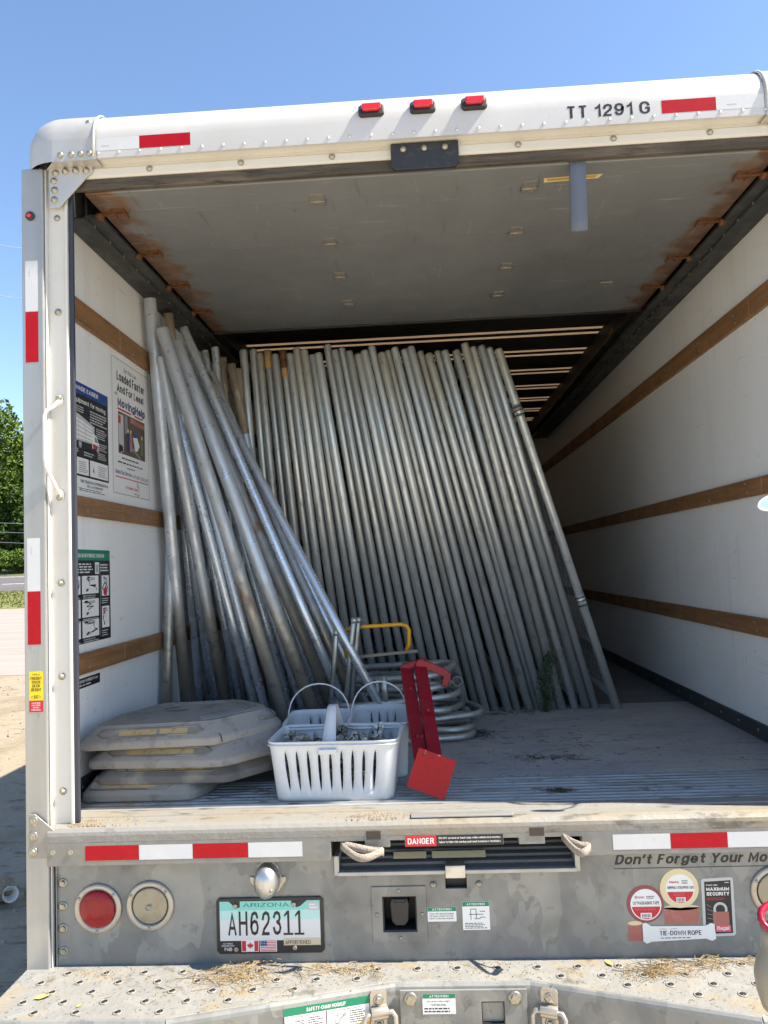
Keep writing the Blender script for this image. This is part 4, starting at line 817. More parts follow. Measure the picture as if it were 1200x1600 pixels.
round_lamp(-1.021, -.235, True, 'round red tail lamp'); round_lamp(-.870, -.230, False, 'round clear reversing lamp'); round_lamp(.868, -.222, False, 'round clear reversing lamp'); round_lamp(1.02, -.23, True, 'round red tail lamp')
# licence plate lamp
ml = MB().prism([(-.582, -.155), (-.57, -.158), (-.558, -.125), (-.545, -.114), (-.515, -.114), (-.502, -.126), (-.492, -.158), (-.48, -.156), (-.480, -.168), (-.50, -.195), (-.53, -.211), (-.56, -.196), (-.582, -.168)], 1, -.004, -.0005)
pll = part(ml, 'plate_lamp', BEZ, .001)
dm = MB(); n = 22; rows = []
for t, yy in ((1., -.004), (.98, -.022), (.9, -.038), (.68, -.050), (.35, -.056), (0.02, -.058)):
    rows.append([(-.531 + .037 * t * math.cos(2 * math.pi * k / n), yy, -.160 + (.045 if math.sin(2 * math.pi * k / n) > 0 else .049) * t * math.sin(2 * math.pi * k / n)) for k in range(n)])
vs = [p for r_ in rows for p in r_]; fs = [(i * n + k, i * n + (k + 1) % n, (i + 1) * n + (k + 1) % n, (i + 1) * n + k) for i in range(len(rows) - 1) for k in range(n)]
dm.add(vs, fs, True); build(dm, 'dome', STAIN, pll)
for x in (-.545, -.513): build(MB().lathe([(.005, .050), (.0045, .0535), (0, .054)], (x, 0, -.176), 'y', 10), 'screw', BOLT, pll)
# licence plate
d = rear(-.680, -.006, -.3645); W_, H_ = .304, .152
pm = MB(); q = [(-.680 + .008, -.3645), (-.376 - .008, -.3645), (-.376, -.3565), (-.376, -.2205), (-.384, -.2125), (-.672, -.2125), (-.680, -.2205), (-.680, -.3565)]
plate = part(pm.prism(q, 1, -.006, -.0005), 'licence_plate', BLKP, .0015)
d = rear(-.680, -.0062, -.3645)
d.rect(TEAL, .010, .118, .294, .143, 1); d.rect(TEAL2, .010, .092, .294, .118, 1); d.rect(PLW, .010, .050, .294, .092, 1); d.rect(PLW, .010, .036, .294, .050, 1); d.rect(PLT, .19, .022, .294, .042, 2)
for u0, u1, c in ((.036, .068, 1), (.206, .238, -1)):
    if c > 0: d.poly(BLKP, [(.036, .143), (.068, .143), (.068, .127), (.058, .124), (.051, .129)], 2)
    else: d.poly(BLKP, [(.214, .143), (.258, .143), (.239, .128), (.230, .125), (.214, .129)], 2)
d.text(TEALD, 'ARIZONA', .076, .1265, .208, .139, 3, .01)
xs0 = [.033, .064, .096, .128, .160, .190, .221]
for k, (c, x) in enumerate(zip('AH62311', xs0)):
    if c != '1': d.text(INK, c, x, .050, x + .0245, .116, 4, .012)
    else: d.rect(INK, x + .0115, .050, x + .0175, .116, 4); d.rect(INK, x, .050, x + .0275, .0555, 4.2); d.poly(INK, [(x + .003, .105), (x + .0118, .116), (x + .0118, .1065), (x + .003, .0985)], 4.3)
d.text(INK, 'APPORTIONED', .194, .0245, .266, .036, 4, .005); d.rect(LGREY, .262, .116, .291, .139, 3); d.lines(INKW, .265, .119, .288, .136, 2, 4)
d.text(INKW, 'ALL VEHICLE', .018, .0265, .045, .031, 3, .01); d.text(INKW, 'COMMISSION FEES', .013, .0205, .050, .025, 3, .01); d.text(INKW, 'PAID', .022, .009, .043, .0185, 3, .02)
d.rect(INKW, .070, .006, .119, .037, 3); d.rect(INKR, .0715, .0075, .083, .0355, 4); d.rect(INKR, .1065, .0075, .1175, .0355, 4)
leaf = [(0, 1), (.14, .62), (.32, .70), (.25, .28), (.48, .52), (.55, .40), (.85, .42), (.74, .14), (.9, .05), (.45, -.32), (.5, -.5), (.06, -.42), (.06, -.85)]
d.poly(INKR, [(.095 + x * .0105, .022 + y * .0105) for x, y in leaf] + [(.095 - x * .0105, .022 + y * .0105) for x, y in leaf[::-1][:-1]], 4)
d.rect(INKW, .122, .006, .170, .037, 3)
for k in range(7): d.rect(INKR, .1235, .0075 + k * .0043, .1685, .0097 + k * .0043, 4)
d.rect(INKN, .1235, .0205, .1425, .0357, 5)
for i in range(4):
    for j in range(3): d.disc(INKW, .1262 + i * .0046, .0232 + j * .0048, .0011, 6, n=5)
for u, v in ((.055, .131), (.221, .133), (.055, .0135), (.221, .0155)): build(MB().lathe([(.0068, 0), (.0062, .003), (.003, .0035), (0, .0022)], (-.680 + u, -.007, -.3645 + v), 'y', 14), 'screw', BOLT, plate)
for k, (b, mm) in d.parts.items(): build(b, 'print', mm, plate)
# trailer socket
fr = MB().gridplate([-.240, -.21, -.115, -.087], [-.341, -.313, -.217, -.190], lambda x, z: -.21 < x < -.115 and -.313 < z < -.217, -.004, -.0004)
fr = part(fr, 'socket_frame', GALV, .001)
sk = MB().gridplate([-.2095, -.2065, -.1185, -.1155], [-.3125, -.3095, -.2205, -.2175], lambda x, z: -.2065 < x < -.1185 and -.3095 < z < -.2205, .001, .07); sk.box(-.208, -.117, .07, .075, -.311, -.219)
build(sk, 'socket_box', BLACK, fr)
so_ = MB().prism([(-.185, -.228), (-.142, -.228), (-.136, -.245), (-.140, -.292), (-.150, -.304), (-.176, -.304), (-.186, -.292), (-.190, -.245)], 1, .012, .06); so_.tube([(-.18, .01, -.232), (-.145, .01, -.232)], .007, 10)
build(so_, 'trailer_socket', BLKP, fr, bevel=.003)
for x, z in ((-.163, -.2015), (-.2255, -.265), (-.1005, -.265), (-.163, -.329)): build(MB().lathe([(.005, .004), (.0045, .0065), (0, .007)], (x, 0, z), 'y', 10), 'screw', BOLT, fr)
# loading ramp in its slot
rp = MB(); L_ = .50
def ramp(y): return -.143 + (y + .01) * .10
rp.prism([(-.008, -.152), (.14, -.082), (.14, -.070), (-.008, -.140)], 0, -.325, .325)
for k in range(6):
    y = .010 + .021 * k; z = -.1315 + (y - .010) * .473; rp.prism([(y - .006, z - .006), (y - .004, z + .004), (y + .003, z + .007), (y + .006, z + .0005)], 0, -.325, .325)
rmp = part(rp, 'loading_ramp', mat('ramp_black', (.085, .09, .094), .5, .3, mix=[('noise', 20, (.3, 1, 1), (.08, .08, .078), .5, .7)]))
build(MB().box(-.330, .330, -.024, -.008, -.152, -.141), 'edge_bar', ALU, rmp, bevel=.002)
for s in (-1, 1): build(MB().box(*sorted((s * .340, s * .326)), -.020, .30, -.152, -.098), 'side_bar', ALU, rmp, bevel=.002)
for a, b in ((-.175, -.082), (-.066, .085)):
    e = MB(); y = .036; e.add([(a, .012, -.1205), (b, .012, -.1205), (b, .034, -.1095), (a, .034, -.1095)], [(0, 1, 2, 3)]); build(e, 'sticker', CREAM, rmp)
lt = MB().box(-.031, .024, -.032, -.025, -.160, -.128); lt.box(-.031, .024, -.032, .02, -.131, -.126)
part(lt, 'ramp_latch', STAIN, .002)
part(MB().box(-.036, .032, .02, .03, -.205, -.15), 'latch_recess', BLACK)
def loop_strap(x0, z0, x1, z1, out, seed):
    """flat webbing loop pulled through the ramp handle"""
    st = MB(); pts = []; n = 10
    for t in range(n + 1):
        k = t / n; pts.append((x0 + (x1 - x0) * k, -.030 - out * math.sin(math.pi * .55 * k), z0 + (z1 - z0) * k + .003 * math.sin(4 * k + seed)))
    pts.append((x1 + .004, -.036 - out, z1 - .004))
    for t in range(n, -1, -1):
        k = t / n; pts.append((x0 + (x1 - x0) * k, -.036 - out * 1.25 * math.sin(math.pi * .55 * k) - .028 * math.sin(math.pi * k), z0 + (z1 - z0) * k - .009 * math.sin(math.pi * k) + .002 * math.sin(7 * k + seed)))
    vs = []
    for p in pts: vs += [(p[0], p[1] + .003, p[2] + .0095), (p[0], p[1] - .003, p[2] - .0095)]
    st.add(vs, [(2 * i, 2 * i + 1, 2 * i + 3, 2 * i + 2) for i in range(len(pts) - 1)], True)
    o = part(st, 'ramp_strap', COTTON); m_ = o.modifiers.new('thick', 'SOLIDIFY'); m_.thickness = .0035
loop_strap(-.318, -.066, -.200, -.073, .022, 1); loop_strap(.292, -.056, .356, -.064, .045, 2)

# ---- step bumper
SZ = -.392
plan = [(-1.222, .03), (1.222, .03), (1.222, -.268), (.70, -.276), (.178, -.106), (-.178, -.106), (-.74, -.262), (-1.222, -.258)]
step = part(MB().prism(plan, 2, SZ - .008, SZ), 'step', STEPM, .003)
fr_ = [plan[i] for i in (2, 3, 4, 5, 6, 7)]
sk_ = MB()
for (a, b) in zip(fr_[:-1], fr_[1:]):
    a = Vector((*a, 0)); b = Vector((*b, 0)); nrm = Vector((-(b - a).y, (b - a).x, 0)).normalized()
    if nrm.y > 0: nrm = -nrm
    prof = [(0, SZ - .0005), (.006, SZ - .002), (.011, SZ - .008), (.013, SZ - .016), (.013, SZ - .13), (.008, SZ - .13), (.008, SZ - .02), (0, SZ - .009)]
    vs = [a + nrm * o_ + Vector((0, 0, z)) for o_, z in prof] + [b + nrm * o_ + Vector((0, 0, z)) for o_, z in prof]
    n = len(prof); sk_.add(vs, [(i, (i + 1) % n, n + (i + 1) % n, n + i) for i in range(n)] + [tuple(range(n - 1, -1, -1)), tuple(range(n, 2 * n))])
build(sk_, 'step_skirt', GALV, step)
hol = MB().lathe([(.0135, 0), (.0112, .0015), (.0092, .0026), (.0086, .0022), (.0083, -.0), (0, -.0)], n=14)
HOL = hol.mesh('tread_dimple', STEPM); HOLE = MB().lathe([(.0086, .0008), (0, .0009)], n=12).mesh('dimple_hole', BLACK)
def fronty(x):
    ax = abs(x); 
    return -.106 if ax < .178 else (-.106 - (ax - .178) * (.170 / .522 if x > 0 else .156 / .562) if ax < .72 else -.262)
j = 0
for r_ in range(5):
    y = -.045 - r_ * .047
    for k in range(-11, 12):
        x = k * .108 + (.054 if r_ % 2 else 0) - .01
        if abs(x) < 1.19 and y > fronty(x) + .024:
            link('tread_dimple', HOL, step, (x, y, SZ)); link('tread_dimple', HOLE, step, (x, y, SZ + .0004))
# hitch plate, receiver and ball
hp_ = MB().gridplate([-.165, .047, .106, .165], [SZ - .17, SZ - .098, SZ - .042, SZ - .012], lambda x, z: .047 < x < .106 and SZ - .098 < z < SZ - .042, -.1285, -.1215)
hit = part(hp_, 'hitch_plate', GALV, .001)
rc = MB().gridplate([.046, .049, .104, .107], [SZ - .099, SZ - .096, SZ - .044, SZ - .041], lambda x, z: .049 < x < .104 and SZ - .096 < z < SZ - .044, -.1283, .1); rc.box(.046, .107, .1, .104, SZ - .1, SZ - .04)
build(rc, 'receiver', BLACK, hit)
big = MB().lathe([(.016, 0), (.016, .003), (.0115, .0032), (.0115, .011), (0, .012)], axis='y', n=6, smooth=False); big.lathe([(.018, 0), (.018, .0025), (0, .0026)], axis='y', n=16)
BIG = big.mesh('bolt', BOLT)
for x in (-.137, .134): link('bolt', BIG, hit, (x, -.1285, SZ - .033))
part(MB().lathe([(.012, -.06), (.014, -.045), (.020, -.038), (.0255, -.022), (.0265, -.012), (.023, .006), (.012, .0135), (0, .0138)], (.004, -.215, -.492), 'z', 22), 'tow_ball', BRASS)
part(MB().box(-.03, .04, -.26, -.12, -.60, -.552), 'ball_mount', BLACK, .006)
d = rear(0, -.129, 0); d.rect(INKW, -.106, -.463, -.020, -.412, 1); d.rect(INKG, -.1055, -.4235, -.0205, -.4125, 2); d.text(INKW, 'ATTENTION', -.088, -.4215, -.038, -.4145, 3, .03); d.text(INK, 'Max. gross trailer weight', -.095, -.4335, -.035, -.4285, 2, .01)
d.text(INK, '7,500 lbs./max', -.085, -.4425, -.045, -.4365, 2, .02); d.lines(INK, -.102, -.460, -.025, -.4455, 2, 2); d.out('attention_sticker', INKW, T)
# safety chain sticker on the slanted left face
a = Vector((-.74, -.262, 0)); b = Vector((-.178, -.106, 0)); U = (b - a).normalized(); N = Vector((U.y, -U.x, 0)); O = a + N * .0135
u0 = (Vector((-.462, 0, 0)).x - a.x) / U.x; d = Decal(O + Vector((0, 0, SZ)), U, (0, 0, 1), N)
u1 = u0 + .222
d.rect(INKW, u0, -.105, u1, -.016, 1); d.rect(INKG, u0, -.036, u1, -.0162, 2); d.text(INKW, 'SAFETY-CHAIN HOOKUP', u0 + .058, -.032, u0 + .16, -.021, 3, .03); d.rect(INK, u0 + .108, -.09, u0 + .1105, -.037, 2); d.rect(INKO, u0 + .111, -.092, u1 - .0005, -.080, 2); d.rect(INK, u0, -.105, u0 + .0018, -.0365, 3)
for k in range(2):
    b0 = u0 + .006 + k * .108; d.lines(INK, b0 + .056, -.078, b0 + .096, -.045, 6, 2); d.text(INK, 'Recommended hookup', b0 + .012, -.043, b0 + .085, -.039, 2, .005)
    for q in range(9): aa = q * .7 + k; d.line(GREYP, (b0 + .03 + .018 * math.cos(aa), -.062 + .014 * math.sin(aa * 1.3)), (b0 + .03 + .017 * math.cos(aa + 1.7), -.062 + .013 * math.sin(aa * 1.3 + 1.2)), .0016, 3)
d.out('hookup_sticker', INKW, T)
# chain rings
for s, x in ((-1, -.222), (1, .222)):
    slope = .278 if s < 0 else .326
    yc = -.106 - (abs(x) - .178) * slope - .0145; ang = math.atan(slope) * (1 if s < 0 else -1)
    br = MB(); br.prism([(-.022, -.012), (-.018, -.006), (.018, -.006), (.022, -.012), (.022, -.115), (-.022, -.115)], 1, -.006, 0); br.tube([(-.022, -.012, -.055), (.022, -.012, -.055)], .012, 12); br.tube([(-.022, -.010, -.066), (.022, -.010, -.066)], .010, 12)
    rg = build(br, 'chain_ring', BEZ, T, (x, yc, SZ + DZ), (0, 0, ang), bevel=.001)
    lp = [(-.012, -.014, -.058), (-.034, -.016, -.058), (-.041, -.020, -.068), (-.041, -.026, -.12), (-.034, -.028, -.135), (.034, -.028, -.135), (.041, -.026, -.12), (.041, -.020, -.068), (.034, -.016, -.058), (.012, -.014, -.058)]
    build(MB().tube(lp, .0065, 10), 'ring', BEZ, rg)
    for z in (-.028, -.090): link('bolt', HEX, rg, (0, -.006, z))
# underside, mudflap, wheels and chassis
for s in (-1, 1):
    part(MB().box(*sorted((s * .38, s * .46)), .05, 6.5, -.38, -.14), 'chassis_rail', BLACK)
    for xx in (.86, 1.10):
        wh = MB().lathe([(.26, -.115), (.37, -.10), (.395, -.06), (.40, 0), (.395, .06), (.37, .10), (.26, .115), (.25, .05), (.0, .03)], axis='x', n=40)
        o = part(wh, 'wheel', RUBBER, loc=(s * xx, 1.75, -.50)); build(MB().lathe([(.24, .06), (.21, .02), (.10, .03), (.09, .10), (0, .10)] if s > 0 else [(.24, -.06), (.21, -.02), (.10, -.03), (.09, -.10), (0, -.10)], axis='x', n=28), 'rim', WPAINT, o)
    part(MB().box(*sorted((s * 1.19, s * 1.222)), .09, YB + .04, -.14, -.021), 'side_rail', ALU)
part(MB().tube([(-1.05, 1.75, -.44), (1.05, 1.75, -.44)], .07, 12), 'axle', BLACK)
cab = MB().prism([(6.0, -.55), (7.9, -.55), (8.0, -.1), (7.75, .15), (7.3, .95), (6.9, 1.05), (6.0, 1.05)], 0, -1.05, 1.05); part(cab, 'cab', WPAINT, .05)
# oval plastic tag on the right post
tg = MB(); n = 24; tg.prism([(.050 * math.cos(2 * math.pi * k / n), .021 * math.sin(2 * math.pi * k / n)) for k in range(n)], 1, -.004, .0)
o = build(tg, 'oval_tag', mat('pale_blue_plastic', (.34, .46, .62), .4), T, (.918, -.06, .838 + DZ), (R(-16), R(-14), 0), .001, 'pale blue oval tag with white rim')
build(MB().tube([(.050 * math.cos(2 * math.pi * k / n), -.002, .021 * math.sin(2 * math.pi * k / n)) for k in range(n)], .003, 6, closed=True), 'rim', INKW, o)
build(MB().tube([(.045, 0, 0), (.10, .02, .01), (.15, .05, .03)], .003, 6), 'cord', INKW, o)

# ================================================================== THE LOAD
# chain link fence panels leaning in a row; only their near end posts show
PH, PL, PR = 1.79, 2.95, .0195
def pipe(p0, p1, r=PR, n=12): return MB().tube([p0, p1], r, n)
post_me = MB().tube([(0, 0, 0), (0, 0, PH - .012), (0, 0, PH - .003), (0, 0, PH)], [PR, PR, PR * .86, PR * .6], 14)
POSTS = [post_me.mesh('end_post', m) for m in (PANELPIPE, PANELPIPE2)]
tipm = MB().tube([(0, 0, PH - .09), (0, 0, PH + .0015)], PR + .0008, 14)
TIPS = {'o': tipm.mesh('painted_tip', mat('orange_tip', (.40, .24, .08), .7, mix=[('noise', 30, 1, (.30, .2, .1), .45, .65)])), 'r': tipm.mesh('painted_tip', RUST)}
FARP = MB().tube([(0, PL, 0), (0, PL, PH)], PR, 8).mesh('end_post', PANELPIPE)
TOPR = MB().tube([(0, PR * .5, PH - .06), (0, PL, PH - .06)], .016, 8).mesh('top_rail', PANELPIPE)
BOTR = MB().tube([(0, PR * .5, .07), (0, PL, .07)], .016, 8).mesh('bottom_rail', PANELPIPE)
def link_mesh(z0, z1, y0, y1, pitch, r):
    """chain link: two families of zigzag-straight wires clipped to the frame"""
    mb = MB()
    for s in (1, -1):
        c = -3.0
        while c < 6.5:
            pts = []
            for y, z in ((y0, s * (y0) + c), (y1, s * y1 + c)): pts.append([y, z])
            # clip in z
            t0, t1 = 0., 1.; za, zb = pts[0][1], pts[1][1]
            for lim, sg in ((z0, 1), (z1, -1)):
                a, b = (za - lim) * sg, (zb - lim) * sg
                if a < 0 and b < 0: t0, t1 = 1, 0
                elif a < 0: t0 = max(t0, a / (a - b))
                elif b < 0: t1 = min(t1, a / (a - b))
            if t1 - t0 > .004:
                A = (s * .0015, y0 + (y1 - y0) * t0, za + (zb - za) * t0); B = (s * .0015, y0 + (y1 - y0) * t1, za + (zb - za) * t1); A = Vector(A); B = Vector(B); ns_ = max(1, int((B - A).length / .3)); mb.tube([A.lerp(B, q / ns_) for q in range(ns_ + 1)], r, 3, caps=False, smooth=False)
            c += pitch
    return mb
CHAIN = link_mesh(.07, PH - .06, .02, PL, .072, .0017).mesh('chain_link_mesh', PANELPIPE)
PAN = [(-0.8, -0.894), (-0.749, -0.847), (-0.698, -0.815), (-0.647, -0.777), (-0.596, -0.739), (-0.545, -0.701), (-0.494, -0.666), (-0.443, -0.629), (-0.392, -0.591), (-0.341, -0.556), (-0.289, -0.525), (-0.238, -0.474), (-0.187, -0.44),
       (-0.136, -0.405), (-0.085, -0.371), (-0.034, -0.33), (0.017, -0.296), (0.068, -0.255), (0.119, -0.215), (0.17, -0.181), (0.209, -0.146), (0.254, -0.1), (0.314, -0.066), (0.358, -0.025), (0.414, 0.012), (0.452, 0.058), (0.475, 0.092),
       (0.525, 0.148), (0.565, 0.197), (0.628, 0.234), (0.677, 0.274), (0.72, 0.311), (0.815, 0.348)]
rng = random.Random(21)
NP = len(PAN)
for i, (xf, xt) in enumerate(PAN):
    a = math.atan2(xt - xf, 1.73); y = 1.475 + (.018 if i % 2 else 0) + rng.uniform(-.006, .006) if i < NP - 1 else 1.462
    k = NP - 1 - i
    lab = 'galvanized chain link fence panel, rightmost of the leaning row, its mesh showing' if k == 0 else f'galvanized fence panel end post, {ORD[k]} from the right in the leaning row'
    t = thing('chain_link_fence', lab, 'fence', (xf, y, DZ + .0005), (0, a, 0), 'fence panels leaning in a row')
    sz = 1 + rng.uniform(-.013, .010) + (.012 if i in (11, 17, 28) else 0)
    q = link('end_post', POSTS[1 if rng.random() < .4 else 0], t); q.scale = (*(rng.uniform(.93, 1.06),) * 2, sz)
    if i in (3, 5): link('painted_tip', TIPS['o' if i == 3 else 'r'], t)
    if i == 5: tt = link('painted_tip', TIPS['o'], t, (0, 0, -.045)); tt.scale.z = 1
    link('end_post', FARP, t); link('top_rail', TOPR, t); link('bottom_rail', BOTR, t)
    if k < 4: link('chain_link_mesh', CHAIN, t)
    if k == 0:
        for z in (.52, 1.47):
            b = MB().tube([(0, 0, z - .03), (0, 0, z + .03)], PR + .0025, 14); build(b, 'sleeve', PANELPIPE, t)
            for dz in (-.022, 0, .018): build(MB().tube([(0, 0, z + dz - .003), (0, 0, z + dz + .003)], PR + .0042, 14), 'tension_band', KICK, t)

# loose pipes leaning against the left wall: top xyz (above deck), foot xy, radius, finish
POLES = [
 (-1.140, 0.849, 1.845, -1.101, 1.131, 0.0251, 'd', 'thick muddy-bottomed pole standing furthest left, its top highest of all'),
 (-1.135, 1.056, 0.972, -1.150, 0.963, 0.0205, 'd', 'pole against the left wall with its foot furthest left'),
 (-1.110, 0.882, 1.609, -0.949, 1.239, 0.026, 'd', 'thick pole second from left with mud on its lower half'),
 (-1.130, 1.167, 1.153, -1.133, 1.432, 0.0186, 'c', 'bright pole between the two thick muddy left poles'),
 (-1.120, 0.964, 1.568, -0.785, 1.153, 0.0195, 'c', 'bright thin pole right of the second muddy thick pole'),
 (-1.100, 1.056, 1.562, -0.728, 1.084, 0.0186, 'c', 'thin grey pole touching the rust patched pole on its left'),
 (-1.085, 0.831, 1.709, -0.624, 0.977, 0.027, 'r', 'thick pole with orange rust patches on its lower half'),
 (-1.090, 1.303, 1.622, -0.658, 1.267, 0.0167, 'c', 'thin bright pole between the rust patched and the hole pole'),
 (-1.075, 0.979, 1.698, -0.489, 0.960, 0.0279, 'd', 'thick pole with a small hole, right of the rust patched one'),
 (-1.090, 1.140, 1.670, -0.437, 1.171, 0.0242, 'r', 'rust speckled pole just right of the thick hole pole'),
 (-1.085, 1.124, 1.803, -0.362, 1.037, 0.0195, 'c', 'bright blue-reflecting pole, third from the right of the loose ones'),
 (-1.021, 1.330, 1.646, -0.311, 1.031, 0.0195, 'd', 'dirty ended pole, second from the right of the loose ones'),
 (-1.023, 1.270, 1.607, -0.182, 0.901, 0.0195, 'c', 'shiny loose pole slanting furthest right, foot behind the white baskets'),
 (-1.082, 1.360, 0.990, -0.908, 1.401, 0.0195, 'd', 'dark dirty short pole low in the middle of the bundle'),
 (-1.068, 1.420, 0.994, -1.144, 1.556, 0.014, 'c', 'thinnest upright pole in the dark gap of the bundle'),
 (-1.140, 1.083, 1.858, -1.045, 1.420, 0.0205, 'b', 'brown topped pole sticking up behind the leftmost poles'),
 (-1.030, 1.420, 0.992, -1.007, 1.536, 0.0158, 'c', 'slim pole beside the thinnest upright one'),
 (-0.947, 1.420, 1.706, -0.655, 1.453, 0.0205, 'b', 'tan weathered pole whose top stands out right of the bundle'),
 (-0.912, 1.430, 1.685, -0.941, 1.557, 0.0177, 'b', 'tan weathered pole top nearest the fence panels'),
 (-1.029, 1.440, 1.802, -0.942, 1.557, 0.0186, 'c', 'tall grey pole whose top is next to the door track'),
 (-1.110, 1.400, 1.772, -0.707, 1.491, 0.0186, 'c', 'grey pole behind the bundle leaning from the wall corner'),
 (-1.080, 1.440, 1.788, -0.833, 1.541, 0.0167, 'd', 'dull grey pole deep behind the bundle near the track'),
 (-0.997, 1.460, 1.751, -0.923, 1.586, 0.0177, 'b', 'tan topped pole half hidden behind the tall grey pole'),
 (-1.100, 1.248, 1.654, -0.591, 1.218, 0.017, 'c', 'slim bright pole half hidden between the rust patched and hole poles'),
 (-1.120, 1.359, 1.730, -0.517, 1.317, 0.017, 'c', 'slim bright pole half hidden right of the hole pole'),
 (-1.084, 1.360, 1.698, -0.432, 1.305, 0.017, 'c', 'slim pole peeking out left of the bright blue-reflecting one'),
 (-1.048, 1.340, 1.659, -0.285, 1.177, 0.018, 'c', 'slim pole between the two rightmost loose poles'),
 (-1.130, 1.052, 1.420, -1.073, 1.454, 0.017, 'c', 'slim pole behind and left of the second thick muddy pole'),
 (-1.120, 1.174, 1.445, -0.927, 1.403, 0.017, 'c', 'slim pole behind and right of the second thick muddy pole'),
]
for (tx, ty, tz, fx, fy, r_, k, lab) in POLES:
    A = Vector((fx, fy, .0)); B = Vector((tx, ty, tz)); L = (B - A).length
    mb = MB().tube([(0, 0, .001), (0, 0, L * .33), (0, 0, L * .66), (0, 0, L - .004), (0, 0, L)], [r_, r_, r_, r_, r_ * .93], 18)
    mb.lathe([(r_ * .8, L + .0005), (r_ * .8, L - .03), (0, L - .03)], n=12) if False else None
    m = {'d': DPIPE, 'r': RPIPE, 'c': PIPE, 'b': BPIPE}[k]
    if k == 'b': m = PIPE
    o = build(mb, 'loose_pole', m, loc=(fx, fy, DZ + .001)); o.rotation_euler = (B - A).to_track_quat('Z', 'Y').to_euler()
    tag(o, lab, 'pole', 'loose poles leaning on the left wall')
    if k == 'b': build(MB().tube([(0, 0, L - .35), (0, 0, L + .001)], r_ + .0006, 14), 'weathered_end', BPIPE, o)
    if lab.startswith('shiny loose'): build(MB().tube([(0, 0, L - .10), (0, 0, L + .001)], r_ + .0006, 14), 'tan_end', BPIPE, o)
    if 'small hole' in lab: build(MB().lathe([(.007, 0), (0, .0004)], (0, -r_ - .0002, L * .55), 'y', 10), 'pin_hole', BLACK, o)

# bent pipe fence stands, stacked flat
def rrect(w_, h, r_, n=6):
    pts = []
    for cx, cy, a0 in ((w_ / 2 - r_, -h / 2 + r_, -90), (w_ / 2 - r_, h / 2 - r_, 0), (-w_ / 2 + r_, h / 2 - r_, 90), (-w_ / 2 + r_, -h / 2 + r_, 180)):
        for k in range(n + 1): a = R(a0 + 90 * k / n); pts.append((cx + r_ * math.cos(a), cy + r_ * math.sin(a)))
    return pts
stand_me = MB().tube([(x, y, .0145) for x, y in rrect(.52, .30, .095)], .0140, 12, closed=True).mesh('base_loop', BENT)
pin_me = MB().tube([(0, 0, .016), (0, 0, .125)], .0125, 12).mesh('upright_pin', BENT)
STN = [(-.150, 1.00, 0, 12, 'lowest bent pipe stand, lying flat on the truck floor', 0, 0), (-.125, 1.10, .030, -14, 'bent pipe stand, second from the bottom of the coil stack', 1, 1), (-.105, 1.07, .066, 20, 'bent pipe stand reaching furthest right in the coil stack', 1, -1),
       (-.185, 1.14, .100, -20, 'bent pipe stand in the middle of the stack, under the red hook', -2, 2), (-.200, 1.10, .140, 14, 'bent pipe stand third from the top of the coil stack', 2, -2), (-.190, 1.19, .182, -27, 'bent pipe stand directly beneath the topmost one', 4, -2), (-.210, 1.17, .226, -20, 'topmost bent pipe stand with the yellow saw on it', 4, -4)]
for i, (x, y, z, rz, lab, rx, ry) in enumerate(STN):
    t = thing('pipe_stand', 'grey ' + lab, 'pipe stand', (x, y, z + DZ + .001), (R(rx), R(ry), R(rz)), 'bent pipe fence stands')
    link('base_loop', stand_me, t)
    if i in (3, 4, 6):
        p_ = link('upright_pin', pin_me, t, (-.03 * i + .05, -.15, 0) if i != 6 else (-.03, -.15, .03), (R(0 if i != 6 else 180), 0, 0))
# spare pins standing behind the baskets
for k, (x, y, dx, lab) in enumerate(((-.352, .98, .035, 'left of the two steel rods sticking up before the yellow saw'), (-.334, .995, .03, 'right of the two steel rods sticking up before the yellow saw'), (-.43, 1.0, .02, 'short steel rod end beside the rightmost slanting pole'))):
    z1 = .49 if k < 2 else .44
    mb = MB().tube([(-.03, 0, 0), (dx * .6, 0, (z1 - .002) * .8), (dx, 0, z1 - .004), (dx, 0, z1)], [.011, .011, .011, .009], 10); mb.tube([(dx, 0, z1 - .02), (dx, 0, z1 + .003)], .0135, 8)
    tag(build(mb, 'steel_rod', BENT, loc=(x - dx, y, DZ + .0015)), lab, 'rod', 'steel rods')
# yellow bow saw
sw = thing('bow_saw', 'yellow tubular bow saw lying on the pipe stands', 'saw', (-.26, 1.10, DZ + .30))
build(MB().tube([(-.135, -.05, .02), (-.137, -.058, .10), (-.130, -.06, .142), (-.10, -.06, .150), (.10, -.055, .155), (.122, -.052, .148), (.133, -.05, .130), (.130, -.045, .07), (.118, -.04, .045)], .0085, 10), 'frame', YEL, sw)
build(MB().bar((-.135, -.05, .022), (.165, -.036, .040), .0015, .012), 'blade', mat('saw_blade', (.22, .19, .16), .5, .6), sw)

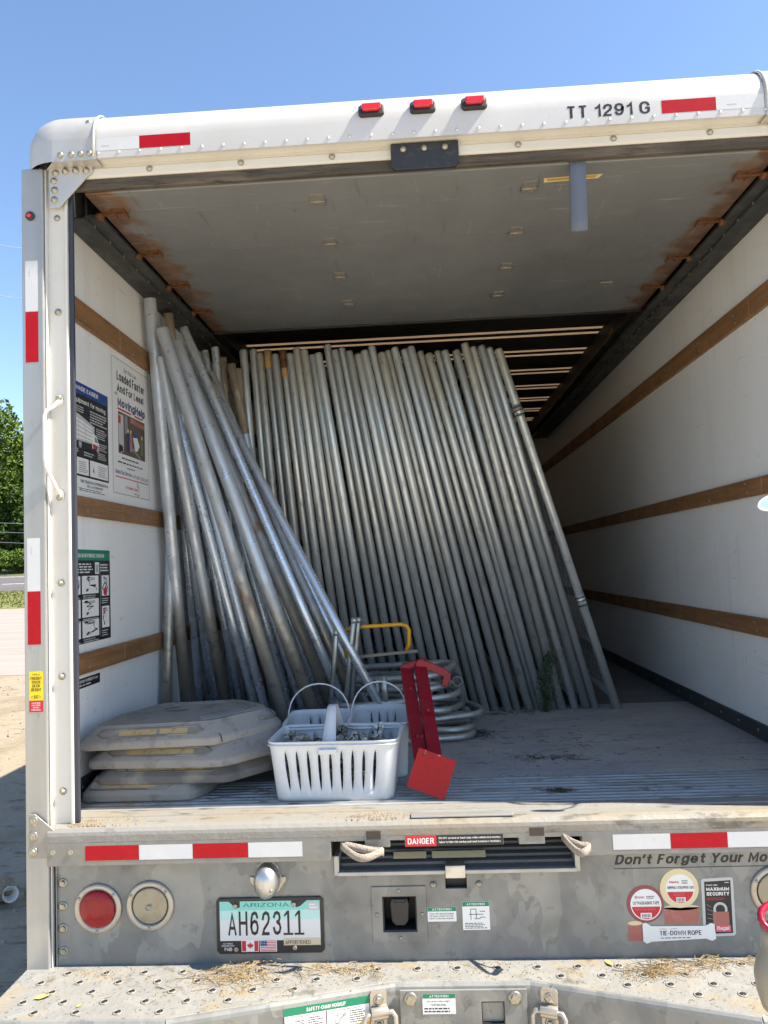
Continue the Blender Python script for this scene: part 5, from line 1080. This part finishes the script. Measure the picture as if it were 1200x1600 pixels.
# red post puller
rdl = thing('post_puller', 'red steel post puller lying with its square foot plate at the deck edge', 'tool', (-.06, .14, DZ))
def P(x, y, z): return (x + .06, y - .14, z)
b1 = MB().bar(P(-.088, .215, .092), P(-.135, .66, .325), .043, .03); build(b1, 'left_bar', REDP, rdl, bevel=.002)
b2 = MB().bar(P(-.044, .205, .098), P(-.084, .655, .342), .043, .03); build(b2, 'right_bar', REDP, rdl, bevel=.002)
for bx, by, bz in ((-.098, .30, .138), (-.060, .38, .205), (-.118, .52, .255)): build(MB().lathe([(.009, 0), (.009, .003), (.006, .0035), (.006, .008), (0, .009)], P(bx, by, bz + .013), 'z', 6, False), 'bolt', REDP, rdl)
build(MB().bar(P(-.150, .655, .328), P(-.060, .640, .352), .04, .022), 'cross_pin', REDP, rdl, bevel=.003)
hk = MB().prism([(-.100, .345), (-.085, .362), (-.055, .352), (.010, .322), (.030, .300), (.012, .258), (-.012, .262), (.0, .295), (-.05, .318), (-.095, .325)], 1, .610, .632); hk.v = [P(*v) for v in hk.v]; build(hk, 'hook_arm', REDP, rdl, bevel=.003)
ring = MB().bar((.004, .621, .288), (.036, .62, .272), .012, .010); ring.tube([(.050 + .017 * math.cos(k * .5236), .62, .276 + .017 * math.sin(k * .5236)) for k in range(12)], .0065, 8, closed=True); ring.v = [P(*v) for v in ring.v]; build(ring, 'steel_ring', TRACK, rdl)
fc = [(-.093, .185, .146), (.019, .165, .108), (-.022, .130, .002), (-.134, .150, .040)]
fp = MB(); nrm = (Vector(fc[1]) - Vector(fc[0])).cross(Vector(fc[3]) - Vector(fc[0])).normalized(); nrm = nrm if nrm.y > 0 else -nrm
fp.add([P(*c) for c in fc] + [P(*(Vector(c) + nrm * .006)) for c in fc], [(0, 1, 2, 3), (7, 6, 5, 4), (0, 4, 5, 1), (1, 5, 6, 2), (2, 6, 7, 3), (3, 7, 4, 0)]); build(fp, 'foot_plate', REDP2, rdl, bevel=.0012, label='brighter red square foot plate')

# white slotted baskets
def basket_mesh(w0, d0, w1, d1, h, nslot, r0=.035):
    """tapered slotted shell with a floor; w0,d0 at the base"""
    base = []
    def ring(w_, d_, r_):
        pts = []; hw, hd = w_ / 2, d_ / 2
        def side(ax, n):  # parametric along straight part
            return [k / (n) for k in range(1, n)]
        return hw, hd, r_
    per = []   # list of (edge, t or corner angle)
    n1, n2 = nslot * 3 + 2, max(3, nslot - 3) * 3 + 2
    spec = [('f', n1), ('r', n2), ('b', n1), ('l', n2)]
    slots = set(); idx = 0
    for e, n in spec:
        for k in range(n):
            per.append((e, k / (n - 1)));
            if k % 3 == 1 and k + 1 < n - 1 and True: slots.add((len(per) - 1))
        for k in range(1, 4): per.append((e + 'c', k / 4))
    N = len(per); zs = [0, .07, .16, .26, .40, .55, .70, .80, .86, .93, 1.0]
    mb = MB()
    def pt(e, t, hw, hd, r_):
        if e == 'f': return (-hw + r_ + t * 2 * (hw - r_), -hd)
        if e == 'r': return (hw, -hd + r_ + t * 2 * (hd - r_))
        if e == 'b': return (hw - r_ - t * 2 * (hw - r_), hd)
        if e == 'l': return (-hw, hd - r_ - t * 2 * (hd - r_))
        a0, cx, cy = {'fc': (-90, hw - r_, -hd + r_), 'rc': (0, hw - r_, hd - r_), 'bc': (90, -hw + r_, hd - r_), 'lc': (180, -hw + r_, -hd + r_)}[e]
        a = R(a0 + 90 * t); return (cx + r_ * math.cos(a), cy + r_ * math.sin(a))
    for j, z in enumerate(zs):
        hw = (w0 + (w1 - w0) * z) / 2; hd = (d0 + (d1 - d0) * z) / 2
        row = [pt(e, t, hw, hd, r0) for e, t in per]
        open_ = {2: 0., 3: .55, 4: .85, 5: 1., 6: .85, 7: .5, 8: 0.}
        for s_ in slots:
            a = Vector(row[s_]); b = Vector(row[(s_ + 1) % N]); c = (a + b) / 2
            k = open_.get(j, 1.) * .85 if j in open_ else 1.
            if j in open_: row[s_] = tuple(c + (a - c) * max(k, .02)); row[(s_ + 1) % N] = tuple(c + (b - c) * max(k, .02))
        mb.v += [(x, y, z * h) for x, y in row]
    for j in range(len(zs) - 1):
        for k in range(N):
            if k in slots and 2 <= j <= 7: continue
            mb.f.append((j * N + k, j * N + (k + 1) % N, (j + 1) * N + (k + 1) % N, (j + 1) * N + k)); mb.sm.append(True)
    mb.f.append(tuple(range(N - 1, -1, -1))); mb.sm.append(False)
    rim = [(x, y, h) for x, y in [pt(e, t, w1 / 2 + .001, d1 / 2 + .001, r0) for e, t in per]]
    return mb, rim
def basket(label, x, y, rz, dims, nslot, handle, hoop=None):
    t = thing('slotted_basket', label, 'basket', (x, y, DZ + .001), (0, 0, R(rz)), 'white plastic baskets')
    mb, rim = basket_mesh(*dims, nslot)
    o = build(mb, 'shell', WPLAS, t); s_ = o.modifiers.new('thick', 'SOLIDIFY'); s_.thickness = .0028; s_.offset = -1
    w1, d1, h = dims[2], dims[3], dims[4]
    rm = MB(); rm.tube(rim, .0035, 6, closed=True); rm.v = [(a, b, c + (0 if c > h - .0 else 0)) for a, b, c in rm.v]
    low = [(a * 1.006, b * 1.008, c - .010) for a, b, c in rim]; rm.tube(low, .0028, 6, closed=True)
    build(rm, 'rim', WPLAS, t)
    if handle == 'strap':
        n = 12; vs = []
        for k in range(n + 1):
            a = k / n * 2 - 1; q_ = abs(a); yy = (d1 / 2 + .003) * (a if q_ > .92 else a * .95 + 0); zz = h - .03 + (.118 * min(1, (1 - q_) * 1.22)); ww = .0235 - .010 * min(1, (1 - q_) * 1.22)
            vs += [(-ww - .012, yy, zz), (ww - .012, yy, zz)]
        hb = MB(); hb.add(vs, [(2 * k, 2 * k + 1, 2 * k + 3, 2 * k + 2) for k in range(n)], True); o = build(hb, 'carry_strap', WPLAS, t); s_ = o.modifiers.new('thick', 'SOLIDIFY'); s_.thickness = .004
        build(MB().box(-.04, .016, -d1 / 2 - .010, -d1 / 2 + .002, h - .035, h - .020), 'strap_clip', WPLAS, t, bevel=.002)
    else:
        n = 14; yy = hoop
        hb = MB().tube([(-math.cos(math.pi * k / n) * (w1 / 2 - .002), yy + .02 * math.sin(math.pi * k / n), h - .02 + .135 * math.sin(math.pi * k / n) ** .75) for k in range(n + 1)], .0042, 8, ry=.0028); build(hb, 'hoop_handle', WPLAS, t)
    return t
basket('white slotted basket in front with a flat strap handle, full of clamps', -.352, .270, -2, (.362, .225, .398, .255, .178), 9, 'strap')
basket('white basket back left with thin hoop handle and a yellow tool', -.448, .54, 2, (.20, .26, .225, .285, .176), 4, 'hoop', 0.0)
basket('white basket back right beside the red tool, with thin hoop handle', -.232, .555, 1, (.185, .33, .205, .355, .178), 4, 'hoop', -.02)

# clamps heaped in the baskets
cm = MB(); cm.tube([(.02 * math.cos(R(a)), .02 * math.sin(R(a)), 0) for a in range(20, 341, 32)], .003, 4, ry=.009, smooth=False); cm.box(.016, .036, .004, .0075, -.009, .009); cm.box(.016, .036, -.0075, -.004, -.009, .009); cm.tube([(.027, -.018, 0), (.027, .018, 0)], .0035, 6); cm.tube([(.027, .009, 0), (.027, .015, 0)], .007, 6, smooth=False)
CM = cm.mesh('fence_clamp', CLAMP); rng = random.Random(31)
for k in range(130):
    z = .008 + (k // 26) * .030 + rng.uniform(0, .016)
    c = -.352, .270
    o = link('fence_clamp', CM, None, (c[0] + rng.uniform(-.158, .158), c[1] + rng.uniform(-.092, .092), DZ + z + .012), (rng.uniform(0, 6), rng.uniform(0, 6), rng.uniform(0, 6)))
    tag(o, 'small galvanized fence clamp heaped in the front white basket', 'clamp', 'clamps in the front basket')
for k in range(14):
    o = link('fence_clamp', CM, None, (-.448 + rng.uniform(-.075, .075), .54 + rng.uniform(-.10, .10), DZ + .06 + (k // 7) * .05), (rng.uniform(0, 6), rng.uniform(0, 6), rng.uniform(0, 6)))
    tag(o, 'small fence clamp lying in the back left white basket', 'clamp', 'clamps in the back left basket')
tl_ = thing('hand_tool', 'yellow and black handled tool lying in the back left basket', 'hand tool', (-.46, .47, DZ + .125), (0, R(8), R(8)))
build(MB().tube([(-.055, 0, 0), (-.03, 0, .004), (.02, 0, .006), (.05, 0, .003)], [.010, .013, .013, .009], 10), 'grip', YEL, tl_); build(MB().tube([(-.085, 0, 0), (-.05, 0, 0)], [.008, .012], 8), 'butt', BLKP, tl_); build(MB().tube([(.045, 0, .003), (.10, 0, 0)], .004, 8), 'shank', BENT, tl_)

# stacked grey plastic slabs
def chaikin(p, n=3):
    for _ in range(n):
        q = []
        for i in range(len(p)):
            a = Vector(p[i]); b = Vector(p[(i + 1) % len(p)]); q += [tuple(a * .75 + b * .25), tuple(a * .25 + b * .75)]
        p = q
    return p
def fillet(p, r_, m=5):
    q = []
    for i in range(len(p)):
        a = Vector(p[i - 1]); b = Vector(p[i]); c = Vector(p[(i + 1) % len(p)])
        r1 = min(r_, (a - b).length * .42); r2 = min(r_, (c - b).length * .42); s0 = b + (a - b).normalized() * r1; s1 = b + (c - b).normalized() * r2
        for k in range(m + 1):
            t = k / m; q.append(tuple(s0 * (1 - t) ** 2 + b * 2 * t * (1 - t) + s1 * t * t))
        e = c + (b - c).normalized() * min(r_, (c - b).length * .42)
        for k in range(1, 5): q.append(tuple(s1 + (e - s1) * k / 5))
    return q
def slab(label, z, plan, m, seed, tilt=(0, 0), rz=0):
    rng = random.Random(seed); cx = sum(p[0] for p in plan) / len(plan); cy = sum(p[1] for p in plan) / len(plan)
    p = fillet([(x - cx, y - cy) for x, y in plan], .032); n = len(p)
    def ring(s, zz, push=0.): return [(x * s, y * s, zz + push * 0) for x, y in p]
    prof = [(.992, 0), (1.0, .003), (1.0, .019), (.992, .024), (.850, .062), (.832, .0685), (.55, .070), (.2, .071)]
    und = [(.2, .055), (.78, .053), (.85, .045), (.965, .022), (.965, 0)]
    rows = [ring(s, zz) for s, zz in prof + und]
    mb = MB(); vs = [q for r_ in rows for q in r_]
    fs = [(i * n + k, i * n + (k + 1) % n, ((i + 1) % len(rows)) * n + (k + 1) % n, ((i + 1) % len(rows)) * n + k) for i in range(len(rows)) for k in range(n) if not (i == 7)]
    mb.add(vs, fs, True)
    mb.f.append(tuple(7 * n + k for k in range(n))); mb.sm.append(False); mb.f.append(tuple(8 * n + k for k in range(n - 1, -1, -1))); mb.sm.append(False)
    t = thing('plastic_cover', label, 'plastic cover', (cx, cy, DZ + z), (R(tilt[0]), R(tilt[1]), R(rz)), 'stacked grey plastic covers')
    o = build(mb, 'shell', m, t); e = o.modifiers.new('split', 'EDGE_SPLIT'); e.split_angle = R(16)
    # front hand recess: capsule groove with tan filler on the sloping rim
    def onslope(u, s): # u along front edge in x, s 0..1 up the slope
        y = 0.
        for k in range(n):
            (xa_, ya_), (xb_, yb_) = p[k], p[(k + 1) % n]
            if ya_ < 0 and yb_ < 0 and min(xa_, xb_) - 1e-6 <= u / .93 <= max(xa_, xb_) + 1e-6 and abs(xb_ - xa_) > 1e-6: y = min(y, ya_ + (yb_ - ya_) * (u / .93 - xa_) / (xb_ - xa_))
        sc_ = .985 - .125 * s; return Vector((u, y * sc_, .0285 + .033 * s + .0012))
    xa, xb = -.23, .07
    cap = [onslope(u, .22) for u in [xa + (xb - xa) * k / 10 for k in range(11)]] + [onslope(xb + .02, .5)] + [onslope(u, .82) for u in [xb - (xb - xa) * k / 10 for k in range(11)]] + [onslope(xa - .02, .5)]
    build(MB().tube(cap, .0026, 5, closed=True), 'recess_edge', SLABD, t)
    rf = MB(); rf.add([c - Vector((0, 0, .0004)) for c in cap], [(23, 0, 1, 22)] + [(k, k + 1, 21 - k, 22 - k) for k in range(1, 10)] + [(10, 11, 12)]) if len(cap) == 24 else None
    if rf.f: build(rf, 'recess_floor', mat('recess_grey', (.20, .185, .16), .85, mix=[('noise', 20, 1, (.28, .25, .20), .45, .65)]), t)
    f_ = MB()
    for (u0, u1) in ((-.18, -.06), (-.05, .04)) if seed % 2 else ((-.19, .03),):
        us = [u0 + (u1 - u0) * k / 4 for k in range(5)]; f_.add([onslope(u, .32) for u in us] + [onslope(u, .72) for u in us[::-1]], [tuple(range(10))])
    build(f_, 'tan_filler', TANF, t)
    # moulded ribs on the flat top
    for k in range(3):
        s_ = .74 - .09 * k
        arc = [(x * s_, y * s_, .0702 + .0004 * k) for x, y in p if y > -.05 or x > .06]
        if len(arc) > 6: build(MB().tube(arc, .003, 5, caps=False), 'moulded_rib', m, t)
    # side recess on the right slope
    q = [(x * .93, y * .93, .0445) for x, y in p if x > .14 and -.12 < y < .10]
    if len(q) > 3: build(MB().tube([(x, y, z_ ) for x, y, z_ in q], .006, 5), 'side_recess', SLABD, t)
    return t
PLN = [(-1.19, .195), (-.74, .185), (-.565, .40), (-.60, .50), (-.73, .665), (-1.09, .67), (-1.185, .46)]
def sh(dx, dy, s=1.): 
    cx, cy = -.88, .43
    return [((x - cx) * s + cx + dx, (y - cy) * s + cy + dy) for x, y in PLN]
slab('dusty grey plastic cover on the very bottom of the stack', .002, [(-1.165, .195), (-.80, .19), (-.76, .30), (-.78, .62), (-1.10, .63), (-1.155, .42)], SLAB, 2)
slab('darker grey plastic cover, third from the top of the stack', .050, sh(.05, .0, .94), SLABD, 3, (0, .4), 2)
slab('dusty grey plastic cover, second from the top, jutting right', .106, sh(.055, -.005), SLAB, 4, (.6, -.6), -3)
top = slab('topmost dusty grey plastic cover with cracked edge and dark marks', .164, sh(.01, .0), SLAB, 5, (-.5, -1.2), 1)
mk = MB()
for x, y, a, b in ((-.06, .0, .045, .02), (.03, .04, .03, .016), (.05, .10, .022, .012), (-.1, .06, .03, .012)):
    mk.add([(x - a, y - b * .5, .0722), (x + a * .6, y - b, .0722), (x + a, y + b * .6, .0722), (x - a * .3, y + b, .0722)], [(0, 1, 2, 3)])
build(mk, 'worn_mark', SLABD, top)
build(MB().tube([(.150, -.238, .006), (.146, -.236, .026), (.132, -.222, .036), (.138, -.205, .047), (.122, -.192, .055)], .0016, 5), 'crack', BLACK, top)

# green sprig leaning on a panel foot, plus floor litter
sp = MB(); rng = random.Random(77)
for k in range(700):
    t = rng.random(); c = Vector((.005 * math.sin(t * 9) + .028 * t, 0, .01 + .265 * t)); w_ = .014 + .016 * math.sin(math.pi * min(1, t * 1.05))
    p0 = c + Vector((rng.gauss(0, w_ * .6), rng.gauss(0, .012), rng.gauss(0, .006))); d_ = Vector((rng.gauss(0, .6), rng.gauss(0, .5), -rng.uniform(.2, 1))).normalized() * .02; e = Vector((.0025, 0, .001))
    sp.add([p0 - e, p0 + e, p0 + d_], [(0, 1, 2)])
t = thing('leafy_sprig', 'limp green leafy sprig leaning on a fence panel foot', 'sprig', (.478, 1.425, DZ))
build(MB().tube([(0, 0, 0), (.006, 0, .12), (.03, 0, .275)], .003, 6), 'stem', SPRIG, t); build(sp, 'foliage', SPRIG, t)
def straw(name, label, zones, n, m, cat, seed, curl=.35, thick=.0007):
    rng = random.Random(seed); mb = MB()
    for k in range(n):
        x0, x1, y0, y1, z, ln = rng.choice(zones); x = rng.triangular(x0, x1); y = rng.triangular(y0, y1); a = rng.uniform(0, 6.28); L = ln * rng.uniform(.4, 1.2); lift = rng.uniform(.001, .012) * (ln / .08)
        b = a + rng.uniform(-curl, curl) * 3; pts = [(x, y, z + .001), (x + math.cos(a) * L * .5, y + math.sin(a) * L * .35, z + lift), (x + math.cos(a) * L * .5 + math.cos(b) * L * .5, y + math.sin(a) * L * .35 + math.sin(b) * L * .3, z + .002)]
        pts = [(p[0], min(max(p[1], y0 - .03), y1 + .02), p[2]) for p in pts]
        mb.tube(pts, thick, 3, caps=False, smooth=False)
    return tag(stuff(build(mb, name, m)), label, cat)
zz = SZ + DZ
straw('dry_straw', 'dry straw and grass strewn along the galvanized step', [(-.78, -.40, -.14, -.02, zz, .10), (-.72, -.5, -.09, -.02, zz + .006, .09), (-.45, -.2, -.07, -.02, zz, .07), (.40, .62, -.10, -.03, zz, .07), (.48, .58, -.09, -.05, zz + .005, .05), (.55, .80, -.05, -.02, zz, .10), (-1.15, -.3, -.2, -.02, zz, .03)], 380, STRAWM, 'straw', 5)
straw('floor_litter', 'dark twigs and leaf scraps on the truck floor', [(-.1, .9, .35, 1.35, DZ, .05), (.2, .5, .55, .65, DZ, .04), (.3, .36, .18, .22, DZ + .002, .04), (-.85, -.3, .15, .35, DZ, .03), (0, .5, 1.35, 1.5, DZ, .06), (.08, .2, .9, 1.1, DZ, .07)], 420, DIRT, 'litter', 6)
lf = MB(); rng = random.Random(15)
for k in range(260):
    cx, cy, s = rng.choice([(.42, .60, .04), (.27, .20, .05), (.62, .20, .05), (.55, .45, .03), (.3, .55, .03), (.30, .37, .1), (.62, .62, .02), (-1.0, .19, .04), (-.9, .2, .04), (-.2, .9, .2), (.5, .9, .3), (.2, .5, .3)]); x = cx + rng.gauss(0, s); y = cy + rng.gauss(0, s * .4); a = rng.uniform(0, 6.28); r_ = rng.uniform(.002, .0065)
    z = DZ + rng.uniform(.0008, .005)
    lf.add([(x + r_ * math.cos(a), y + r_ * math.sin(a), z), (x + r_ * math.cos(a + 2), y + r_ * math.sin(a + 2), z + .002), (x + r_ * math.cos(a + 4), y + r_ * math.sin(a + 4), z + .001)], [(0, 1, 2)])
tag(stuff(build(lf, 'leaf_crumbs', LEAFB)), 'brown leaf crumbs scattered over the truck floor', 'leaf crumbs')
sd = MB(); rng = random.Random(16)
for k in range(1500):
    cx, cy, s, z = rng.choice([(-.55, -.10, .08, zz), (-.62, -.07, .06, zz), (-.30, -.06, .06, zz), (-1.0, -.06, .05, zz), (.08, -.05, .12, zz), (.48, -.10, .05, zz), (-.22, .0, .05, DZ), (-1.0, .03, .06, DZ), (-1.05, -.01, .03, DZ)])
    x = cx + rng.gauss(0, s); y = max(cy + rng.gauss(0, s * .35), -.24); r_ = rng.uniform(.001, .0032); a = rng.uniform(0, 6)
    if z > .8: y = min(max(y, -.02), .1)
    elif y > -.006: y = -.006
    sd.add([(x + r_ * math.cos(a), y + r_ * math.sin(a), z), (x + r_ * math.cos(a + 2.1), y + r_ * math.sin(a + 2.1), z), (x + r_ * math.cos(a + 4.2), y + r_ * math.sin(a + 4.2), z), (x, y, z + r_ * 1.2)], [(0, 1, 3), (1, 2, 3), (2, 0, 3)])
tag(stuff(build(sd, 'sand_grains', mat('sand_grain', (0.272, 0.192, 0.096), .9))), 'tan sand and dirt grains on step and deck edge', 'sand')
def dry_leaf(x, y, s, lab, rz):
    mb = MB(); pr = [(-1, 0, .1), (-.4, .42, .25), (.3, .38, .1), (1, 0, .3), (.3, -.40, .22), (-.4, -.42, .12), (0, 0, .0)]
    mb.add([(a * s, b * s, c * s + .002) for a, b, c in pr], [(0, 1, 6), (1, 2, 6), (2, 3, 6), (3, 4, 6), (4, 5, 6), (5, 0, 6)])
    tag(build(mb, 'dry_leaf', mat('yellow_leaf', (.52, .36, .10), .7), loc=(x, y, zz), rot=(0, 0, rz)), lab, 'leaf')
dry_leaf(-1.10, -.165, .022, 'yellow dry leaf on the left end of the step', .4); dry_leaf(-.985, -.205, .009, 'small orange leaf scrap near the front edge of the step', 1.2); dry_leaf(.40, -.035, .016, 'curled brown leaf on the step below the tape stickers', 2.0)
# plastic jug on a slim bollard by the right edge, nearer than the step
bo = MB().tube([(0, 0, 0), (0, 0, .77)], .022, 14); bo.lathe([(.07, 0), (.07, .008), (.022, .010)], n=18); bo.lathe([(.022, .77), (.032, .773), (.032, .782), (0, .782)], n=18)
tag(build(bo, 'bollard', BENT, loc=(.566, -.75, 0)), 'slim grey steel bollard carrying the plastic jug', 'bollard')
jg = thing('plastic_jug', 'translucent plastic jug with crimson rim at the right edge', 'jug', (.566, -.75, .783))
build(MB().lathe([(.034, 0), (.046, .006), (.054, .035), (.056, .06), (.051, .085), (.041, .100), (.036, .108), (.037, .125), (.041, .145)], n=28), 'body', JUG, jg)
build(MB().lathe([(.032, .003), (.044, .008), (.0515, .035), (.0530, .045), (0, .045)], n=24), 'contents', mat('orange_liquid', (.45, .26, .10), .3), jg)
build(MB().tube([(.040 * math.cos(k * .3142), .040 * math.sin(k * .3142) * .5, .160 + .020 * math.sin(k * .3142)) for k in range(20)], .0065, 8, closed=True), 'rim', mat('crimson_plastic', (.30, .006, .03), .3), jg)
